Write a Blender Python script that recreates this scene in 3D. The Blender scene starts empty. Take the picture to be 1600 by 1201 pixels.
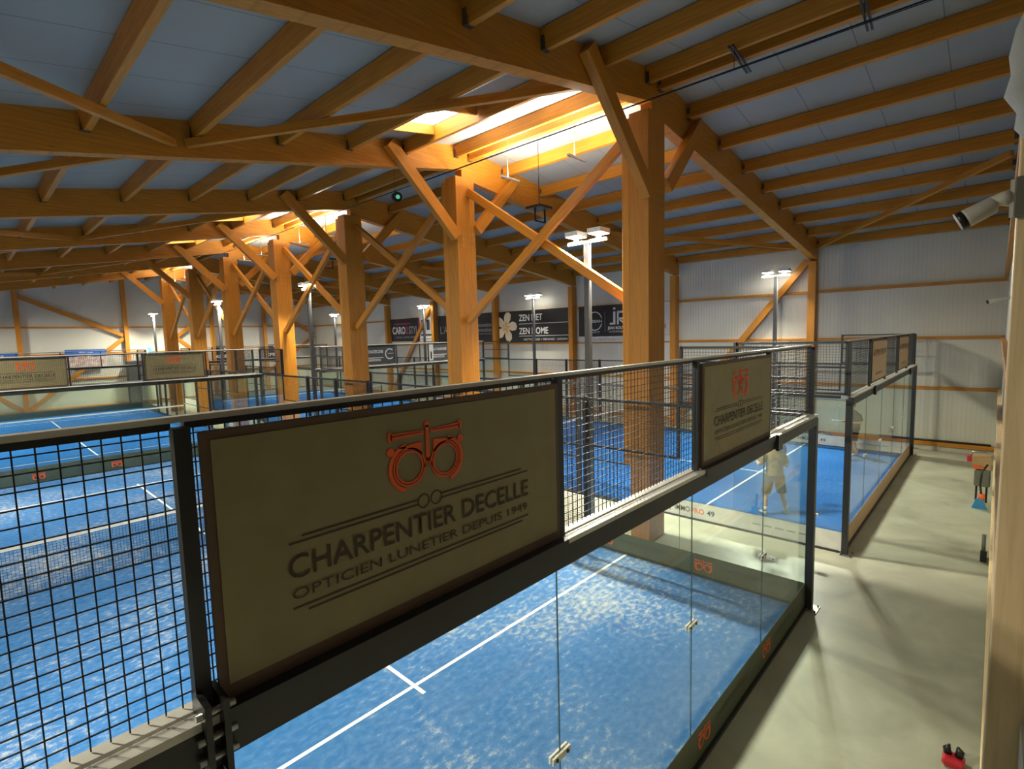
import bpy, bmesh, math, random
from mathutils import Matrix, Vector, Euler
random.seed(4)
PI = math.pi
S = bpy.context.scene
COL = S.collection

# ------------------------------------------------------------------ camera, world, exposure
cd = bpy.data.cameras.new('camera')
cam = bpy.data.objects.new('camera', cd); COL.objects.link(cam)
cd.sensor_width = 36.0
cd.lens = 811.66 / 1600 * 36.0
cd.clip_start = 0.05; cd.clip_end = 200
cam.matrix_world = Matrix((
    (0.681946594668548, 0.08585676555302177, -0.7263452745277169, -8.481704),
    (-0.7309257389771353, 0.044167979692791945, -0.6810262503535277, -1.984664),
    (-0.02638950777676075, 0.9953279888452, 0.09287512315291814, 4.2351),
    (0, 0, 0, 1)))
S.camera = cam
S.view_settings.view_transform = 'Standard'
S.view_settings.look = 'None'
S.view_settings.gamma = 1
S.view_settings.use_curve_mapping = False
S.view_settings.exposure = 0.0
W = bpy.data.worlds.new('world'); S.world = W; W.use_nodes = True
W.node_tree.nodes['Background'].inputs[0].default_value = (0.55, 0.65, 0.8, 1)
W.node_tree.nodes['Background'].inputs[1].default_value = 0.35
LAMP_POWER = 540.0        # each court floodlight head
UPLIGHT_POWER = 200.0     # ridge uplights
SKYLIGHT_STRENGTH = 9.0
try:
    S.cycles.transparent_max_bounces = 40
    S.cycles.max_bounces = 8
except Exception:
    pass

# ------------------------------------------------------------------ materials
def nt(m):
    m.use_nodes = True
    t = m.node_tree
    return t, t.nodes, t.links, t.nodes['Principled BSDF']
def mat(name, col, rough=.5, metal=0., noise=None, spec=.5, alpha=1, bump=0, bscale=40):
    """noise = (scale, amount, second colour)"""
    m = bpy.data.materials.new(name); t, N, L, b = nt(m)
    b.inputs['Base Color'].default_value = (*col, 1)
    b.inputs['Roughness'].default_value = rough
    b.inputs['Metallic'].default_value = metal
    b.inputs['Specular IOR Level'].default_value = spec
    tc = N.new('ShaderNodeTexCoord')
    n = N.new('ShaderNodeTexNoise'); L.new(tc.outputs['Object'], n.inputs['Vector'])
    sc, am, c2 = noise if noise else (6., .25, tuple(c * .82 for c in col))
    n.inputs['Scale'].default_value = sc; n.inputs['Detail'].default_value = 5
    r = N.new('ShaderNodeValToRGB'); L.new(n.outputs['Fac'], r.inputs[0])
    r.color_ramp.elements[0].position = .5 - am; r.color_ramp.elements[1].position = .5 + am
    r.color_ramp.elements[0].color = (*c2, 1); r.color_ramp.elements[1].color = (*col, 1)
    L.new(r.outputs[0], b.inputs['Base Color'])
    if bump:
        n2 = N.new('ShaderNodeTexNoise'); n2.inputs['Scale'].default_value = bscale
        L.new(tc.outputs['Object'], n2.inputs['Vector'])
        bp = N.new('ShaderNodeBump'); bp.inputs['Strength'].default_value = bump; bp.inputs['Distance'].default_value = .01
        L.new(n2.outputs['Fac'], bp.inputs['Height']); L.new(bp.outputs[0], b.inputs['Normal'])
    return m
def wood(name, c1, c2, knots=True, grain=9.):
    m = bpy.data.materials.new(name); t, N, L, b = nt(m)
    tc = N.new('ShaderNodeTexCoord'); mp = N.new('ShaderNodeMapping')
    mp.inputs['Scale'].default_value = (.55, 9, 9)
    L.new(tc.outputs['Object'], mp.inputs['Vector'])
    n = N.new('ShaderNodeTexNoise'); n.inputs['Scale'].default_value = grain / 3; n.inputs['Detail'].default_value = 6
    n.inputs['Distortion'].default_value = .6
    L.new(mp.outputs[0], n.inputs['Vector'])
    r = N.new('ShaderNodeValToRGB'); L.new(n.outputs['Fac'], r.inputs[0])
    r.color_ramp.elements[0].position = .3; r.color_ramp.elements[1].position = .68
    r.color_ramp.elements[0].color = (*c2, 1); r.color_ramp.elements[1].color = (*c1, 1)
    out = r.outputs[0]
    # glue lines of the lamellas across local z
    wv = N.new('ShaderNodeTexWave'); wv.wave_type = 'BANDS'; wv.bands_direction = 'Z'
    wv.inputs['Scale'].default_value = 3.9; wv.inputs['Distortion'].default_value = .05
    L.new(tc.outputs['Object'], wv.inputs['Vector'])
    rw = N.new('ShaderNodeValToRGB'); L.new(wv.outputs['Fac'], rw.inputs[0])
    rw.color_ramp.elements[0].position = 0; rw.color_ramp.elements[1].position = .06
    rw.color_ramp.elements[0].color = (.72, .72, .72, 1); rw.color_ramp.elements[1].color = (1, 1, 1, 1)
    mx = N.new('ShaderNodeMix'); mx.data_type = 'RGBA'; mx.blend_type = 'MULTIPLY'; mx.inputs['Factor'].default_value = .7
    L.new(out, mx.inputs[6]); L.new(rw.outputs[0], mx.inputs[7]); out = mx.outputs[2]
    if knots:
        v = N.new('ShaderNodeTexVoronoi'); mp2 = N.new('ShaderNodeMapping'); mp2.inputs['Scale'].default_value = (1.3, 3.2, 3.2)
        L.new(tc.outputs['Object'], mp2.inputs['Vector']); L.new(mp2.outputs[0], v.inputs['Vector']); v.inputs['Scale'].default_value = 1.6
        r3 = N.new('ShaderNodeValToRGB'); L.new(v.outputs['Distance'], r3.inputs[0])
        r3.color_ramp.elements[0].position = .03; r3.color_ramp.elements[1].position = .085
        r3.color_ramp.elements[0].color = (.42, .30, .2, 1); r3.color_ramp.elements[1].color = (1, 1, 1, 1)
        m2 = N.new('ShaderNodeMix'); m2.data_type = 'RGBA'; m2.blend_type = 'MULTIPLY'; m2.inputs['Factor'].default_value = .8
        L.new(out, m2.inputs[6]); L.new(r3.outputs[0], m2.inputs[7]); out = m2.outputs[2]
    L.new(out, b.inputs['Base Color'])
    b.inputs['Roughness'].default_value = .5
    return m
def glass(name, tint, refl=1.0, haze=.0):
    m = bpy.data.materials.new(name); m.use_nodes = True; t = m.node_tree; N = t.nodes; L = t.links
    N.remove(N['Principled BSDF']); out = N['Material Output']
    tr = N.new('ShaderNodeBsdfTransparent'); tr.inputs[0].default_value = (*tint, 1)
    gl = N.new('ShaderNodeBsdfGlossy'); gl.inputs['Roughness'].default_value = .01
    gl.inputs[0].default_value = (refl, refl, refl, 1)
    lw = N.new('ShaderNodeLayerWeight'); lw.inputs[0].default_value = .5
    pw = N.new('ShaderNodeMath'); pw.operation = 'POWER'; pw.inputs[1].default_value = 4.5; L.new(lw.outputs['Facing'], pw.inputs[0])
    fr = N.new('ShaderNodeMath'); fr.operation = 'MULTIPLY_ADD'; fr.inputs[1].default_value = .5; fr.inputs[2].default_value = .035; L.new(pw.outputs[0], fr.inputs[0])
    mx = N.new('ShaderNodeMixShader'); L.new(fr.outputs[0], mx.inputs[0]); L.new(tr.outputs[0], mx.inputs[1]); L.new(gl.outputs[0], mx.inputs[2])
    L.new(mx.outputs[0], out.inputs[0])
    return m
def emis(name, col, st):
    m = bpy.data.materials.new(name); t, N, L, b = nt(m)
    b.inputs['Base Color'].default_value = (*col, 1); b.inputs['Emission Color'].default_value = (*col, 1); b.inputs['Emission Strength'].default_value = st
    return m
def ribbed(name, col, col2, axis, period, rough=.45, seam=0):
    """sheet metal with fine ribs across axis, and joints every `seam` metres"""
    m = bpy.data.materials.new(name); t, N, L, b = nt(m)
    tc = N.new('ShaderNodeTexCoord'); w = N.new('ShaderNodeTexWave'); w.wave_type = 'BANDS'; w.bands_direction = axis
    w.inputs['Scale'].default_value = 2 * PI / (20 * period); w.wave_profile = 'SAW'
    L.new(tc.outputs['Object'], w.inputs['Vector'])
    bp = N.new('ShaderNodeBump'); bp.inputs['Strength'].default_value = .9; bp.inputs['Distance'].default_value = .014
    L.new(w.outputs['Fac'], bp.inputs['Height']); L.new(bp.outputs[0], b.inputs['Normal'])
    n = N.new('ShaderNodeTexNoise'); n.inputs['Scale'].default_value = .7; L.new(tc.outputs['Object'], n.inputs['Vector'])
    r = N.new('ShaderNodeValToRGB'); L.new(n.outputs['Fac'], r.inputs[0])
    r.color_ramp.elements[0].color = (*col2, 1); r.color_ramp.elements[1].color = (*col, 1)
    r.color_ramp.elements[0].position = .3; r.color_ramp.elements[1].position = .7
    o = r.outputs[0]
    if seam:
        w2 = N.new('ShaderNodeTexWave'); w2.wave_type = 'BANDS'; w2.bands_direction = axis; w2.wave_profile = 'SAW'
        w2.inputs['Scale'].default_value = 2 * PI / (20 * seam); L.new(tc.outputs['Object'], w2.inputs['Vector'])
        r2 = N.new('ShaderNodeValToRGB'); L.new(w2.outputs['Fac'], r2.inputs[0])
        r2.color_ramp.elements[0].position = 0; r2.color_ramp.elements[1].position = .018
        r2.color_ramp.elements[0].color = (.25, .25, .25, 1); r2.color_ramp.elements[1].color = (1, 1, 1, 1)
        mx = N.new('ShaderNodeMix'); mx.data_type = 'RGBA'; mx.blend_type = 'MULTIPLY'; mx.inputs['Factor'].default_value = 1
        L.new(o, mx.inputs[6]); L.new(r2.outputs[0], mx.inputs[7]); o = mx.outputs[2]
    L.new(o, b.inputs['Base Color']); b.inputs['Roughness'].default_value = rough
    return m
def turf(name, base, sand, amount):
    m = bpy.data.materials.new(name); t, N, L, b = nt(m)
    tc = N.new('ShaderNodeTexCoord')
    def nz(scale, det, dist=0, s=(1, 1, 1)):
        mp = N.new('ShaderNodeMapping'); mp.inputs['Scale'].default_value = s; L.new(tc.outputs['Object'], mp.inputs['Vector'])
        n = N.new('ShaderNodeTexNoise'); n.inputs['Scale'].default_value = scale; n.inputs['Detail'].default_value = det; n.inputs['Distortion'].default_value = dist
        L.new(mp.outputs[0], n.inputs['Vector']); return n.outputs['Fac']
    big, mid, fine = nz(.35, 2), nz(9, 10, .1, (1, 1.5, 1)), nz(60, 3)
    a = N.new('ShaderNodeMath'); a.operation = 'MULTIPLY'; a.inputs[1].default_value = .75; L.new(big, a.inputs[0])
    c = N.new('ShaderNodeMath'); c.operation = 'MULTIPLY_ADD'; c.inputs[1].default_value = .75; L.new(mid, c.inputs[0]); L.new(a.outputs[0], c.inputs[2])
    d = N.new('ShaderNodeMath'); d.operation = 'MULTIPLY_ADD'; d.inputs[1].default_value = .35; L.new(fine, d.inputs[0]); L.new(c.outputs[0], d.inputs[2])
    g = N.new('ShaderNodeMath'); g.operation = 'MULTIPLY'; g.inputs[1].default_value = 1 / 1.6; L.new(d.outputs[0], g.inputs[0])
    r = N.new('ShaderNodeValToRGB'); L.new(g.outputs[0], r.inputs[0])
    e = r.color_ramp.elements
    mixc = tuple(base[i] * (1 - amount) + sand[i] * amount for i in range(3))
    e[0].position = .46; e[0].color = (*(q * .86 for q in base), 1)
    e[1].position = .78; e[1].color = (*mixc, 1)
    q3 = e.new(.60); q3.color = (*(base[i] * .93 + sand[i] * .07 for i in range(3)), 1)
    L.new(r.outputs[0], b.inputs['Base Color']); b.inputs['Roughness'].default_value = .9; b.inputs['Specular IOR Level'].default_value = .15
    return m
def concrete(name):
    m = bpy.data.materials.new(name); t, N, L, b = nt(m)
    tc = N.new('ShaderNodeTexCoord')
    n = N.new('ShaderNodeTexNoise'); n.inputs['Scale'].default_value = .8; n.inputs['Detail'].default_value = 8; n.inputs['Roughness'].default_value = .6; n.inputs['Distortion'].default_value = .5
    L.new(tc.outputs['Object'], n.inputs['Vector'])
    r = N.new('ShaderNodeValToRGB'); L.new(n.outputs['Fac'], r.inputs[0])
    r.color_ramp.elements[0].position = .33; r.color_ramp.elements[1].position = .66
    r.color_ramp.elements[0].color = (.31, .305, .225, 1); r.color_ramp.elements[1].color = (.46, .45, .34, 1)
    L.new(r.outputs[0], b.inputs['Base Color'])
    n2 = N.new('ShaderNodeTexNoise'); n2.inputs['Scale'].default_value = 2.3; n2.inputs['Detail'].default_value = 6; L.new(tc.outputs['Object'], n2.inputs['Vector'])
    r2 = N.new('ShaderNodeMapRange'); r2.inputs[3].default_value = .28; r2.inputs[4].default_value = .5; L.new(n2.outputs['Fac'], r2.inputs[0]); L.new(r2.outputs[0], b.inputs['Roughness'])
    return m

M = {}
M['wood'] = wood('honey_glulam', (.61, .24, .016), (.46, .17, .011))
M['pale_wood'] = wood('pale_raw_timber', (.82, .62, .35), (.66, .46, .23))
M['roof'] = ribbed('roof_liner', (.385, .375, .335), (.34, .335, .30), 'Y', .10, .5, 1.15)
M['wallX'] = ribbed('wall_liner_y', (.70, .675, .57), (.64, .62, .53), 'Y', .12, .42, 0)
M['wallY'] = ribbed('wall_liner_x', (.70, .675, .57), (.64, .62, .53), 'X', .12, .42, 0)
M['concrete'] = concrete('polished_concrete')
M['turf_worn'] = turf('worn_blue_turf', (.018, .125, .34), (.55, .53, .42), .8)
M['turf'] = turf('blue_turf', (.002, .10, .37), (.2, .32, .42), .2)
M['turf_far'] = turf('fresh_blue_turf', (.002, .105, .38), (.15, .30, .42), .15)
M['line'] = mat('white_turf_line', (.85, .83, .76), .8)
M['frame'] = mat('charcoal_powder_coat', (.035, .035, .036), .42, .3)
M['rail'] = mat('grey_aluminium_rail', (.66, .63, .55), .45, .1)
M['wire'] = mat('black_wire', (.012, .012, .014), .5)
M['glass'] = glass('clear_glass', (.94, .968, .95))
M['glassedge'] = mat('green_glass_edge', (.05, .085, .08), .2)
M['olive'] = mat('olive_banner', (.29, .24, .115), .6)
M['oliveborder'] = mat('brown_banner_border', (.13, .075, .045), .6)
M['ink'] = mat('dark_brown_ink', (.06, .036, .018), .6)
M['orange'] = mat('orange_ink', (.95, .13, .02), .5)
M['orangedark'] = mat('deep_orange_ink', (.25, .03, .01), .5)
M['green'] = mat('dark_green_strip', (.085, .10, .055), .5)
M['white'] = mat('white_vinyl', (.74, .72, .67), .5)
M['tan'] = mat('tan_banner', (.62, .42, .24), .6)
M['black'] = mat('black_print', (.012, .012, .013), .5)
M['dark'] = mat('dark_grey_print', (.06, .06, .06), .5)
M['whiteink'] = mat('white_ink', (.85, .83, .80), .5)
M['greyink'] = mat('grey_ink', (.35, .35, .35), .5)
M['pink'] = mat('magenta_ink', (.45, .02, .12), .5)
M['red'] = mat('red_ink', (.55, .05, .04), .5)
M['petal'] = mat('cream_petal', (.85, .78, .62), .6, noise=(3, .3, (.9, .66, .35)))
M['yellowink'] = mat('yellow_orange_petal', (.85, .45, .08), .6)
M['steel'] = mat('galvanised_steel', (.5, .49, .46), .35, .8)
M['galv'] = mat('pole_grey', (.10, .10, .105), .4, .3)
M['lamp_white'] = mat('white_lamp_housing', (.75, .75, .72), .4)
M['lens'] = emis('lit_floodlight_lens', (1, .96, .86), 30)
M['sky'] = emis('daylit_skylight_sheet', (1, .97, .92), SKYLIGHT_STRENGTH)
M['plastic_white'] = mat('white_plastic', (.72, .69, .60), .45)
M['plastic_dark'] = mat('black_plastic', (.012, .012, .012), .35)
M['grey_plastic'] = mat('grey_green_plastic', (.16, .155, .12), .5)
M['foam'] = mat('white_foam', (.72, .74, .72), .8, bump=.3, bscale=20)
M['blue'] = mat('blue_print', (.05, .16, .50), .5)
M['bluepale'] = mat('pale_blue_flag', (.10, .32, .60), .6)
M['skin'] = mat('skin', (.62, .36, .24), .55)
M['hair_grey'] = mat('short_brown_hair', (.16, .10, .06), .8)
M['shirt_tan'] = mat('tan_patterned_tshirt', (.36, .24, .09), .9, noise=(9, .12, (.20, .12, .045)))
M['shorts_grey'] = mat('grey_shorts', (.09, .09, .07), .9)
M['shirt_olive'] = mat('olive_grey_tshirt', (.10, .105, .08), .9)
M['shorts_black'] = mat('black_shorts', (.012, .012, .012), .9)
M['sole'] = mat('pale_shoe', (.5, .5, .5), .7)
M['racket_pale'] = mat('pale_blue_racket', (.45, .60, .60), .4)
M['racket_dark'] = mat('dark_racket', (.02, .05, .10), .4)
M['redplastic'] = mat('red_plastic', (.55, .02, .03), .4)
M['orangeplastic'] = mat('orange_plastic', (.75, .13, .03), .4)
M['cardboard'] = mat('tan_canvas', (.45, .28, .12), .8)
M['bluebristle'] = mat('blue_bristles', (.04, .25, .50), .8, bump=.8, bscale=120)
M['greenlamp'] = emis('green_lens', (.12, .6, .4), .6)
M['hill'] = mat('photo_rooftops', (.55, .30, .22), .6, noise=(5, .15, (.75, .72, .68)))
M['floorboard'] = mat('mezzanine_board', (.35, .25, .15), .7)

# ------------------------------------------------------------------ building helpers
WORLD = {}
def link(o, parent=None, world=None):
    COL.objects.link(o)
    w = world if world is not None else Matrix.Identity(4)
    if parent is not None:
        o.parent = parent
        o.matrix_basis = WORLD[parent.name].inverted() @ w
    else:
        o.matrix_basis = w
    WORLD[o.name] = w
    return o
def T(x, y, z): return Matrix.Translation((x, y, z))
def thing(name, label, cat, loc=(0, 0, 0), rz=0, group=None):
    o = bpy.data.objects.new(name, None); o.empty_display_size = .2
    link(o, None, T(*loc) @ Matrix.Rotation(rz, 4, 'Z'))
    return tag(o, label, cat, group)
def tag(o, label, cat=None, group=None, kind=None):
    if label: o['label'] = label
    if cat: o['category'] = cat
    if group: o['group'] = group
    if kind: o['kind'] = kind
    return o
class MB:
    """collects shapes (in world or local coordinates) into one mesh"""
    def __init__(s): s.bm = bmesh.new()
    def box(s, x0, x1, y0, y1, z0, z1, mi=0):
        v = [s.bm.verts.new((x, y, z)) for x in (x0, x1) for y in (y0, y1) for z in (z0, z1)]
        for f in ((0, 1, 3, 2), (4, 6, 7, 5), (0, 4, 5, 1), (2, 3, 7, 6), (0, 2, 6, 4), (1, 5, 7, 3)):
            s.bm.faces.new([v[i] for i in f]).material_index = mi
        return s
    def bar(s, a, b, w, h=None, up=(0, 0, 1), mi=0):
        a, b = Vector(a), Vector(b); h = h or w
        d = (b - a).normalized(); u = Vector(up)
        if abs(d.dot(u)) > .99: u = Vector((0, 1, 0))
        r = d.cross(u).normalized(); u = r.cross(d)
        v = [s.bm.verts.new(p + r * i * w / 2 + u * j * h / 2) for p in (a, b) for i in (-1, 1) for j in (-1, 1)]
        for f in ((0, 1, 3, 2), (4, 6, 7, 5), (0, 4, 5, 1), (2, 3, 7, 6), (0, 2, 6, 4), (1, 5, 7, 3)):
            s.bm.faces.new([v[i] for i in f]).material_index = mi
        return s
    def tube(s, pts, rad, n=10, caps=True, mi=0, flat=1.0, side=None):
        """lofted tube through points, radius per point (float or (a, b))"""
        pts = [Vector(p) for p in pts]; rings = []
        if not isinstance(rad, (list, tuple)): rad = [rad] * len(pts)
        prev = Vector(side) if side else None
        for i, p in enumerate(pts):
            d = (pts[min(i + 1, len(pts) - 1)] - pts[max(i - 1, 0)]).normalized()
            u = prev if prev is not None else (Vector((0, 0, 1)) if abs(d.z) < .9 else Vector((0, 1, 0)))
            u = (u - d * u.dot(d)).normalized(); prev = u; w = d.cross(u)
            ra, rb = rad[i] if isinstance(rad[i], (list, tuple)) else (rad[i], rad[i] * flat)
            rings.append([s.bm.verts.new(p + u * math.cos(k * 2 * PI / n) * ra + w * math.sin(k * 2 * PI / n) * rb) for k in range(n)])
        for a, b in zip(rings, rings[1:]):
            for k in range(n):
                f = s.bm.faces.new((a[k], a[(k + 1) % n], b[(k + 1) % n], b[k])); f.material_index = mi; f.smooth = True
        if caps:
            s.bm.faces.new(rings[0][::-1]).material_index = mi; s.bm.faces.new(rings[-1]).material_index = mi
        return s
    def ball(s, c, r, n=12, mi=0):
        rx, ry, rz = r if isinstance(r, (list, tuple)) else (r, r, r)
        g = bmesh.ops.create_uvsphere(s.bm, u_segments=n, v_segments=max(6, n // 2 + 2), radius=1, matrix=Matrix.Translation(c) @ Matrix.Diagonal((rx, ry, rz, 1)))
        for v in g['verts']:
            for f in v.link_faces: f.smooth = True; f.material_index = mi
        return s
    def prism(s, poly, fn, t0, t1, mi=0):
        """poly in 2D, fn(u, v, t) -> world point; extruded from t0 to t1"""
        a = [s.bm.verts.new(fn(u, v, t0)) for u, v in poly]; b = [s.bm.verts.new(fn(u, v, t1)) for u, v in poly]
        s.bm.faces.new(a[::-1]).material_index = mi; s.bm.faces.new(b).material_index = mi
        n = len(poly)
        for i in range(n): s.bm.faces.new((a[i], a[(i + 1) % n], b[(i + 1) % n], b[i])).material_index = mi
        return s
    def strip(s, outer, inner, fn, t0, t1, closed=True, mi=0):
        """band between two equally long 2D outlines"""
        n = len(outer); rng = range(n if closed else n - 1)
        for i in rng:
            j = (i + 1) % n
            s.prism([outer[i], outer[j], inner[j], inner[i]], fn, t0, t1, mi)
        return s
    def build(s, name, m, parent=None, world=None, local=False, bevel=0):
        """vertices are world coordinates unless local; world = matrix of the object"""
        w = world if world is not None else (WORLD[parent.name] if parent is not None else Matrix.Identity(4))
        if not local:
            bmesh.ops.transform(s.bm, matrix=w.inverted(), verts=s.bm.verts)
        bmesh.ops.recalc_face_normals(s.bm, faces=s.bm.faces)
        if bevel:
            bmesh.ops.bevel(s.bm, geom=list(s.bm.edges), offset=bevel, segments=1, affect='EDGES')
        me = bpy.data.meshes.new(name); s.bm.to_mesh(me); s.bm.free()
        for q in (m if isinstance(m, (list, tuple)) else [m]): me.materials.append(q)
        return link(bpy.data.objects.new(name, me), parent, w)
def beam(name, a, b, w, h, m, parent=None, up=(0, 0, 1), bevel=.006):
    """timber with its own long axis as local x (grain follows it)"""
    a, b = Vector(a), Vector(b); d = (b - a); L_ = d.length; d.normalize(); u = Vector(up)
    if abs(d.dot(u)) > .99: u = Vector((1, 0, 0))
    r = u.cross(d).normalized(); u = d.cross(r)
    wm = Matrix(((d.x, r.x, u.x, a.x), (d.y, r.y, u.y, a.y), (d.z, r.z, u.z, a.z), (0, 0, 0, 1)))
    mb = MB().box(0, L_, -w / 2, w / 2, -h / 2, h / 2)
    return mb.build(name, m, parent, wm, local=True, bevel=bevel)
def frame(o, xd, yd):
    o, xd, yd = Vector(o), Vector(xd), Vector(yd); n = xd.cross(yd)
    return lambda u, v, t: o + xd * u + yd * v + n * t
def struct(o): o['kind'] = 'structure'; return o
def text(name, body, size, fn, m, parent, u=0, v=0, align='CENTER', t=.003, width=None, spacing=1., bold=0, label=None):
    cu = bpy.data.curves.new('txt', 'FONT'); cu.body = body; cu.size = size; cu.align_x = align; cu.space_character = spacing
    cu.resolution_u = 3; cu.offset = bold; cu.extrude = 0
    ob = bpy.data.objects.new('txt', cu); COL.objects.link(ob)
    dg = bpy.context.evaluated_depsgraph_get(); dg.update()
    me = bpy.data.meshes.new_from_object(ob.evaluated_get(dg)); bpy.data.objects.remove(ob)
    xs = [q.co.x for q in me.vertices] or [0, 1]
    k = 1.
    if width: k = width / max(1e-4, max(xs) - min(xs))
    w = WORLD[parent.name]; wi = w.inverted()
    for q in me.vertices: q.co = wi @ fn(q.co.x * k + u, q.co.y + v, t)
    me.name = name; me.materials.clear(); me.materials.append(m)
    o = link(bpy.data.objects.new(name, me), parent, w)
    if label: o['label'] = label
    return o
def circ(cx, cy, r, n=28, a0=0, a1=2 * PI, closed=True):
    return [(cx + r * math.cos(a0 + (a1 - a0) * i / (n if closed else n - 1)), cy + r * math.sin(a0 + (a1 - a0) * i / (n if closed else n - 1))) for i in range(n)]
ORD = ['first', 'second', 'third', 'fourth', 'fifth', 'sixth', 'seventh', 'eighth', 'ninth', 'tenth', 'eleventh', 'twelfth']

# ------------------------------------------------------------------ setting
XR, XL, Y0, Y1, XC = 13.9, -11.75, -2.12, 43.2, 1.08
def roof_z(x): return 9.25 - .172 * (XC - x) if x < XC else 9.25 - .138 * (x - XC)
FY = [3.0, 8.5, 14.15, 19.8, 25.6, 31.1, 36.6]      # front faces of the central columns
BAYS = [Y0] + FY + [Y1]

mb = MB().box(XL, XR, Y0 - 4.5, Y1, -.2, 0); struct(mb.build('floor', M['concrete']))
MEZX = -5.22
# roof with a skylight opening in four bays
SKY = [(-1.98, -.83, BAYS[i] + 3.0, BAYS[i] + 4.35) for i in (1, 3, 4, 6)]
def roof_side(name, xa, xb, holes):
    xs = sorted({xa, xb, *[h[0] for h in holes], *[h[1] for h in holes]})
    ys = sorted({Y0 - 4.5, Y1, *[h[2] for h in holes], *[h[3] for h in holes]})
    mb = MB()
    for x0, x1 in zip(xs, xs[1:]):
        for y0, y1 in zip(ys, ys[1:]):
            if any(h[0] <= x0 and x1 <= h[1] and h[2] <= y0 and y1 <= h[3] for h in holes): continue
            mb.prism([(x0, roof_z(x0)), (x1, roof_z(x1)), (x1, roof_z(x1) + .12), (x0, roof_z(x0) + .12)], lambda u, v, t: Vector((u, t, v)), y0, y1)
    return struct(mb.build(name, M['roof']))
roof_side('ceiling', XL, XC, SKY)
roof_side('ceiling', XC, XR, [])
def gable(name, y0, y1, zlo, xa, xb):
    pts = [(xa, zlo), (xb, zlo), (xb, roof_z(xb))]
    if xa < XC < xb: pts.append((XC, roof_z(XC)))
    pts.append((xa, roof_z(xa)))
    return struct(MB().prism(pts, lambda u, v, t: Vector((u, t, v)), y0, y1).build(name, M['wallY']))
struct(MB().box(XR, XR + .15, Y0 - .15, Y1, 0, roof_z(XR)).build('wall_right', M['wallX']))
struct(MB().box(XL - .15, XL, Y0 - 4.5, Y1, 0, roof_z(XL)).build('wall_left', M['wallX']))
gable('wall_far', Y1, Y1 + .15, 0, XL, XR)
gable('wall_near', Y0 - .15, Y0, 0, MEZX, XR)
struct(MB().box(XL, -5.62, Y0 - .15, Y0, 0, 2.6).build('wall_near', M['wallY']))
struct(MB().box(XL, -5.62, Y0 - 4.5, Y0 - .15, 2.45, 2.6).build('floor', M['floorboard']))
gable('wall_back', Y0 - 4.65, Y0 - 4.5, 0, XL, MEZX)
struct(MB().prism([(0, 2.6), (0, roof_z(MEZX)), (4.35, roof_z(MEZX)), (4.35, 2.6)], lambda u, v, t: Vector((MEZX + t, Y0 - .28 - u * .97, v)), 0, .12).build('wall_side', M['wallX']))
# girts: thin timber rails on the walls
for z in (.24, 2.12, 3.80, 5.58):
    struct(beam('trim_1', (XR - .05, Y0, z), (XR - .05, Y1, z), .1, .1 if z > 1 else .14, M['wood']))
    struct(beam('trim_2', (XL, Y1 - .05, z), (XR, Y1 - .05, z), .1, .1, M['wood']))
for z in (.24, 2.12):
    struct(beam('trim_3', (XL + .02, Y0 + .045, z), (XR - .1, Y0 + .045, z), .09, .12, M['pale_wood']))
for z in (3.80, 5.58):
    struct(beam('trim_3', (MEZX + .05, Y0 + .045, z), (XR - .1, Y0 + .045, z), .09, .1, M['wood']))

# ------------------------------------------------------------------ skylights with timber curbs
for k, (x0, x1, y0, y1) in enumerate(SKY):
    bay = (1, 3, 4, 6)[k]
    t = thing('skylight', f'bright rectangular skylight left of the ridge, {ORD[k]} of the row counted from the camera', 'skylight', ((x0 + x1) / 2, y0, roof_z(x0)), 0, 'skylights along the ridge')
    mb = MB()
    fn = lambda u, v, tt: Vector((u, tt, v))
    mb.prism([(x0, roof_z(x0) + .03), (x1, roof_z(x1) + .03), (x1, roof_z(x1) + .07), (x0, roof_z(x0) + .07)], fn, y0, y1)
    mb.build('light_sheet', M['sky'], t)
    mb = MB()
    for (ya, yb) in ((y0 - .06, y0), (y1, y1 + .06)):
        mb.prism([(x0, roof_z(x0) - .20), (x1, roof_z(x1) - .20), (x1, roof_z(x1) - .002), (x0, roof_z(x0) - .002)], fn, ya, yb)
    mb.build('curb', M['wood'], t)

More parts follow.
